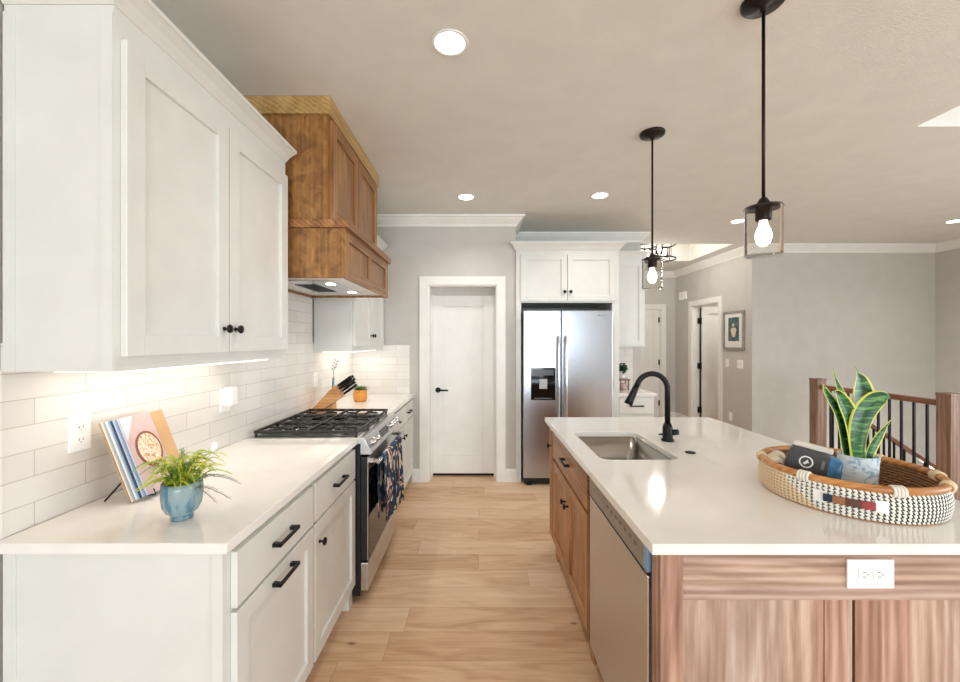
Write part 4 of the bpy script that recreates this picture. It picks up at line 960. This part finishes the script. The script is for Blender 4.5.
for i in range(34):
    a = i*2.4; t = i/34; L = .085*(1-.4*t); d = Vector((math.cos(a), math.sin(a), .35+1.3*t)).normalized(); s_ = Vector((-d.y, d.x, 0)).normalized()
    p = Vector((-1.08, 3.61, 1.004))+Vector((math.cos(a), math.sin(a), 0))*.022*(1-t)
    m.add([p-s_*.004, p+d*L*.6-s_*.010, p+d*L, p+d*L*.6+s_*.010, p+s_*.004, p+d*L*.5+Vector((0, 0, .006))], [(0, 1, 5), (1, 2, 5), (2, 3, 5), (3, 4, 5), (0, 5, 4)])
m.build('leaves', 'succ', r)

# ------------------------------------------------------------------ basket tray on the island
BX, BY, BR, BZ = 1.285, 1.41, .237, .9145
r = thing('woven_basket', 'round woven basket tray with black and white weave on the island', 'basket', (BX, BY, BZ))
M['cord_w'] = plain('white_cord', (232, 228, 216), .8); M['cord_k'] = plain('black_cord', (48, 50, 50), .8)
M['cord_t'] = plain('tan_cord', (190, 142, 92), .8); M['cord_c'] = plain('cream_cord', (226, 204, 170), .8); M['cane'] = wood('cane', (164, 104, 52), (198, 138, 80), (216, 160, 100), axis='x', fine=20)
ncol, sub, nrow, per = 110, 5, 8, 4; zh = .088
m = MB(); m.smooth = True; vs = []; na = ncol*sub; nr_ = nrow*per
for j in range(nr_+1):
    for i in range(na):
        a = 2*PI*(i-(j % per)*.75)/na; bulge = (0, .0025, .004, .004, .0025)[i % sub]*(1 if j % per else .35); t = j/nr_
        R2 = BR+.006*math.sin(t*PI)+.003+bulge
        vs.append((BX+R2*math.cos(a), BY+R2*math.sin(a), BZ+.004+zh*t))
m.v = vs
for j in range(nr_):
    for i in range(na):
        a = math.degrees(2*PI*(i+.5)/na) % 360; light = 96 < a < 186+(nr_-j)*.9
        s_ = i % sub; gap = s_ == 0 or (s_ == 4 and j % per == 0) or (s_ == 1 and j % per == per-1)
        m.f.append([j*na+i, j*na+(i+1) % na, (j+1)*na+(i+1) % na, (j+1)*na+i]); m.sm.append(True)
        m.mi.append((2 if gap else 3) if light else (1 if gap else 0))
m.build('woven_wall', ['cord_w', 'cord_k', 'cord_t', 'cord_c'], r)
m = MB(); m.lathe([(0, BZ), (BR, BZ), (BR+.004, BZ+.006), (BR-.006, BZ+.008), (0, BZ+.007)], (BX, BY, 0), 64); m.build('bottom', 'cane', r)
M['wicker'] = plain('wicker_lining', (150, 112, 76), .8)
m = MB(); k = 96
for j in range(9):
    z = BZ+.012+j*.0102; m.tube([(BX+(BR-.004+.0015*(-1)**(i+j))*math.cos(2*PI*i/k), BY+(BR-.004+.0015*(-1)**(i+j))*math.sin(2*PI*i/k), z) for i in range(k)], .0042, 6, closed=True)
m.build('lining', 'wicker', r)
zr = BZ+.100
MB().tube([(BX+(BR+.001)*math.cos(2*PI*i/72), BY+(BR+.001)*math.sin(2*PI*i/72), zr) for i in range(72)], .0115, 12, closed=True).build('rim', 'cane', r)
for a in (203.6, 256.6, 148, 306, 336, 25):
    m = MB(); mats = 'cord_w' if a in (203.6, 256.6) else 'cord_c'
    for q in range(4):
        w = math.radians(a-3+q*2.0); c_ = Vector((BX+(BR+.001)*math.cos(w), BY+(BR+.001)*math.sin(w), zr)); rad = Vector((math.cos(w), math.sin(w), 0))
        m.tube([c_+rad*.0145*math.cos(2*PI*i/14)+Vector((0, 0, .0145*math.sin(2*PI*i/14)-.002)) for i in range(14)], .0042, 6, closed=True)
    m.build('rim_wrap', mats, r)
def arcpatch(a0, a1, z0, z1, R0, name, mat, th=.004, bow=0):
    m = MB(); n_ = 10; vs = []
    for i in range(n_+1):
        w = math.radians(a0+(a1-a0)*i/n_); o_ = bow*math.sin(PI*i/n_)
        for R2, z in ((R0+o_, z0), (R0+o_+th, z0), (R0+o_+th, z1), (R0+o_, z1)): vs.append((BX+R2*math.cos(w), BY+R2*math.sin(w), z))
    fs = [(i*4+j, i*4+(j+1) % 4, (i+1)*4+(j+1) % 4, (i+1)*4+j) for i in range(n_) for j in range(4)]+[(0, 1, 2, 3), (n_*4, n_*4+1, n_*4+2, n_*4+3)]
    return m.add(vs, fs).build(name, mat, r, bevel=.001)
zc = BZ+.052
arcpatch(210.5, 216.5, zc-.018, zc+.018, BR+.013, 'handle_patch', 'plastic'); arcpatch(243, 250, zc-.018, zc+.018, BR+.013, 'handle_patch', 'plastic')
for a0, a1, c in ((216.5, 221.5, (28, 44, 66)), (221.5, 228, (150, 98, 66)), (228, 236, (86, 50, 38)), (236, 243, (150, 42, 46))):
    mm = plain('strap_%d' % a0, c, .5)
    arcpatch(a0, a1, zc-.011, zc+.011, BR+.016, 'strap', mm, th=.008)
# snake plant
sxp, syp, s_sc = 1.339, 1.417, 282.0
r = thing('snake_plant', 'variegated snake plant in a pale blue patterned pot inside the basket', 'potted plant', (sxp, syp, .923))
M['paleblue'] = blots('pale_blue_pot', [(0, (120, 160, 190)), (.38, (150, 184, 204)), (.46, (206, 220, 226)), (1, (222, 230, 232))], 38, .4)
MB().lathe([(0, .923), (.046, .923), (.050, .935), (.0565, 1.055), (.0530, 1.055), (.050, 1.035), (0, 1.035)], (sxp, syp, 0), 40).build('pot', 'paleblue', r)
MB().lathe([(0, 1.040), (.050, 1.038)], (sxp, syp, 0), 24).build('soil', plain('dark_soil', (52, 42, 34), .9), r)
def snake_mat():
    m, nt, b = new_mat('snake_leaf'); b.inputs['Roughness'].default_value = .35
    tc = N(nt, 'ShaderNodeTexCoord'); mp = N(nt, 'ShaderNodeMapping'); mp.inputs['Scale'].default_value = (18, 18, 120); nt.links.new(tc.outputs['Object'], mp.inputs['Vector'])
    n = N(nt, 'ShaderNodeTexNoise'); n.inputs['Scale'].default_value = 1; n.inputs['Detail'].default_value = 3; n.inputs['Distortion'].default_value = .8; nt.links.new(mp.outputs[0], n.inputs['Vector'])
    rp = N(nt, 'ShaderNodeValToRGB'); e = rp.color_ramp.elements; e[0].position = .38; e[0].color = lin((16, 60, 38)); e[1].position = .66; e[1].color = lin((98, 150, 76)); x = e.new(.52); x.color = lin((38, 98, 52))
    nt.links.new(n.outputs['Fac'], rp.inputs['Fac']); nt.links.new(rp.outputs['Color'], b.inputs['Base Color']); return m
M['snake'] = snake_mat(); M['snake_edge'] = plain('snake_leaf_edge', (216, 218, 96), .4)
def snake_leaf(ctrl, dy0, dy1, fold=.25, mat='snake', twist=0):
    """ctrl: (px, py, half-width px); converted at the plant's distance"""
    K = len(ctrl)-1; P = []
    for q_, c in enumerate(ctrl):
        yy = syp+dy0+(dy1-dy0)*q_/K; P.append(((c[0]-480)*yy/400-sxp, (341-c[1])*yy/400, c[2]*yy/400*.92))
    n_ = 26; m = MB(); m.smooth = True; ring = []
    def cr(a, b_, c, d, t): return .5*((2*b_)+(-a+c)*t+(2*a-5*b_+4*c-d)*t*t+(-a+3*b_-3*c+d)*t**3)
    S = []
    for i in range(n_+1):
        f = i/n_*(len(P)-1); k_ = min(int(f), len(P)-2); t = f-k_
        q = [P[max(k_-1, 0)], P[k_], P[k_+1], P[min(k_+2, len(P)-1)]]
        S.append([cr(q[0][j], q[1][j], q[2][j], q[3][j], t) for j in range(3)])
    vs = []; uu = (-1, -.83, -.35, 0, .35, .83, 1)
    for i, (x, z, w) in enumerate(S):
        a = S[max(i-1, 0)]; c = S[min(i+1, n_)]; tx, tz = c[0]-a[0], c[1]-a[1]; L = math.hypot(tx, tz); nx_, nz_ = tz/L, -tx/L
        dy = dy0+(dy1-dy0)*i/n_; w = max(w, .0004)
        for u in uu:
            tw = twist*i/n_
            vs.append((sxp+x+nx_*u*w*math.cos(tw), syp+dy-fold*w*(u*u)+u*w*math.sin(tw), 1.456+z+nz_*u*w*math.cos(tw)))
    c_ = len(uu); m.v = vs
    for i in range(n_):
        for j in range(c_-1):
            m.f.append([i*c_+j, i*c_+j+1, (i+1)*c_+j+1, (i+1)*c_+j]); m.sm.append(True); m.mi.append(1 if j in (0, c_-2) else 0)
    o = m.build('leaf', [mat, 'snake_edge'], r); s = o.modifiers.new('s', 'SOLIDIFY'); s.thickness = .0022
    return o
snake_leaf([(857, 460, 5), (858, 430, 8), (861, 398, 12.5), (860, 381, 8), (857, 373, 1.5), (855, 367, .8)], .02, .02)
snake_leaf([(850, 460, 5), (847, 432, 6), (845, 412, 6), (840, 392, 4), (835, 379, 1.5), (832, 368, .6)], .028, .035)
snake_leaf([(854, 462, 6), (853, 438, 8.5), (849, 418, 9), (842, 402, 7.5), (837, 393, 4), (834, 392, 1)], -.004, -.016, .4)
snake_leaf([(848, 462, 6), (845, 446, 8), (842, 430, 8), (837, 413, 6.5), (829, 399, 5), (824, 390, 3.6), (823, 384, 1)], .012, .0, .5, twist=.3)
snake_leaf([(860, 462, 6), (860, 440, 10), (865, 418, 12), (875, 403, 11), (885, 397, 7), (890, 398, 1)], -.022, -.045, -.3, twist=-.2)
snake_leaf([(866, 461, 4), (870, 448, 5.5), (878, 435, 4.5), (886, 425, 1.6), (891, 420, .6)], -.012, -.03, .5)

# coffee bag lying in the basket
r = thing('coffee_bag', 'charcoal grey bag with round white emblem and blue end, in the basket', 'bag', (1.165, 1.40, .923))
rot = Matrix.Translation((1.168, 1.405, 1.008)) @ Matrix.Rotation(math.radians(-40), 4, 'Z') @ Matrix.Rotation(math.radians(10), 4, 'Y') @ Matrix.Diagonal((.86, .9, .92, 1))
M['bag'] = plain('bag_charcoal', (66, 66, 68), .55); M['bagblue'] = blots('bag_blue', [(0, (44, 84, 122)), (.5, (66, 112, 152)), (1, (110, 152, 184))], 25, .25); M['paper'] = plain('bag_paper', (214, 208, 200), .7)
m = MB(rot); m.prism([(-.088, -.060), (.045, -.060), (.048, .0), (.045, .070), (-.080, .070), (-.092, .01)], -.030, .030, 'y').build('body', 'bag', r, bevel=.008, seg=3)
m = MB(rot); m.add([(.043, -.029, -.058), (.043, .029, -.058), (.043, .029, .068), (.043, -.029, .068), (.092, -.020, -.05), (.092, .020, -.05), (.085, .004, .055), (.085, -.004, .055)],
                   [(0, 1, 2, 3), (4, 7, 6, 5), (0, 4, 5, 1), (2, 6, 7, 3), (1, 5, 6, 2), (0, 3, 7, 4)]).build('blue_end', 'bagblue', r, bevel=.006, seg=3)
m = MB(rot); m.prism([(-.080, .0705), (.05, .0705), (.05, .088), (-.076, .088)], .0, .028, 'y').build('folded_top', 'paper', r, bevel=.003)
def ringp(r0, r1, cu, cw, y):
    n_ = 28; return MB(rot).add([(cu+q*math.cos(2*PI*i/n_), y, cw+q*math.sin(2*PI*i/n_)) for q in (r0, r1) for i in range(n_)], [(i, (i+1) % n_, n_+(i+1) % n_, n_+i) for i in range(n_)])
ringp(.018, .023, -.025, .025, -.0308).build('emblem_ring', 'plastic', r)
MB(rot).add([(-.036, -.0309, .018), (-.026, -.0309, .014), (-.019, -.0309, .024), (-.014, -.0309, .020), (-.022, -.0309, .036), (-.029, -.0309, .024)], [(0, 1, 2, 5), (5, 2, 3, 4)]).build('emblem_mark', 'plastic', r)
MB(rot).box(.022, .032, -.0308, -.030, .012, .045).build('side_print', 'slot', r)
# rolled cream cloths
M['cream'] = plain('cream_cloth', (224, 212, 192), .85, bump=.3)
def roll(c, az, label, L=.08, R_=.026):
    t = thing('rolled_cloth', label, 'cloth', (c[0], c[1], c[2]-R_), 0, 'cream rolls in the basket')
    d = Vector((math.cos(az), math.sin(az), 0)); c = Vector(c)
    MB().tube([c-d*L/2, c-d*(L/2-.004), c+d*(L/2-.004), c+d*L/2], [R_*.86, R_, R_, R_*.86], 20).build('roll', 'cream', t)
    MB().tube([c-d*(L/2+.001), c-d*(L/2-.01)], R_*.45, 14).build('core', plain('roll_core', (122, 84, 58), .8), t)
roll((1.102, 1.492, 1.0025), 1.2, 'cream cloth roll with brown core at the left end of the basket'); roll((1.145, 1.535, 1.0025), 1.0, 'cream cloth roll tucked behind the coffee bag')
t = thing('rolled_cloth', 'larger cream cloth roll lying beneath the two small rolls in the basket', 'cloth', (1.13, 1.51, .9225), 0, 'cream rolls in the basket')
c_ = Vector((1.135, 1.512, .9475)); d_ = Vector((.36, .93, 0)); MB().tube([c_-d_*.05, c_-d_*.046, c_+d_*.046, c_+d_*.05], [.021, .025, .025, .021], 20).build('roll', 'cream', t)
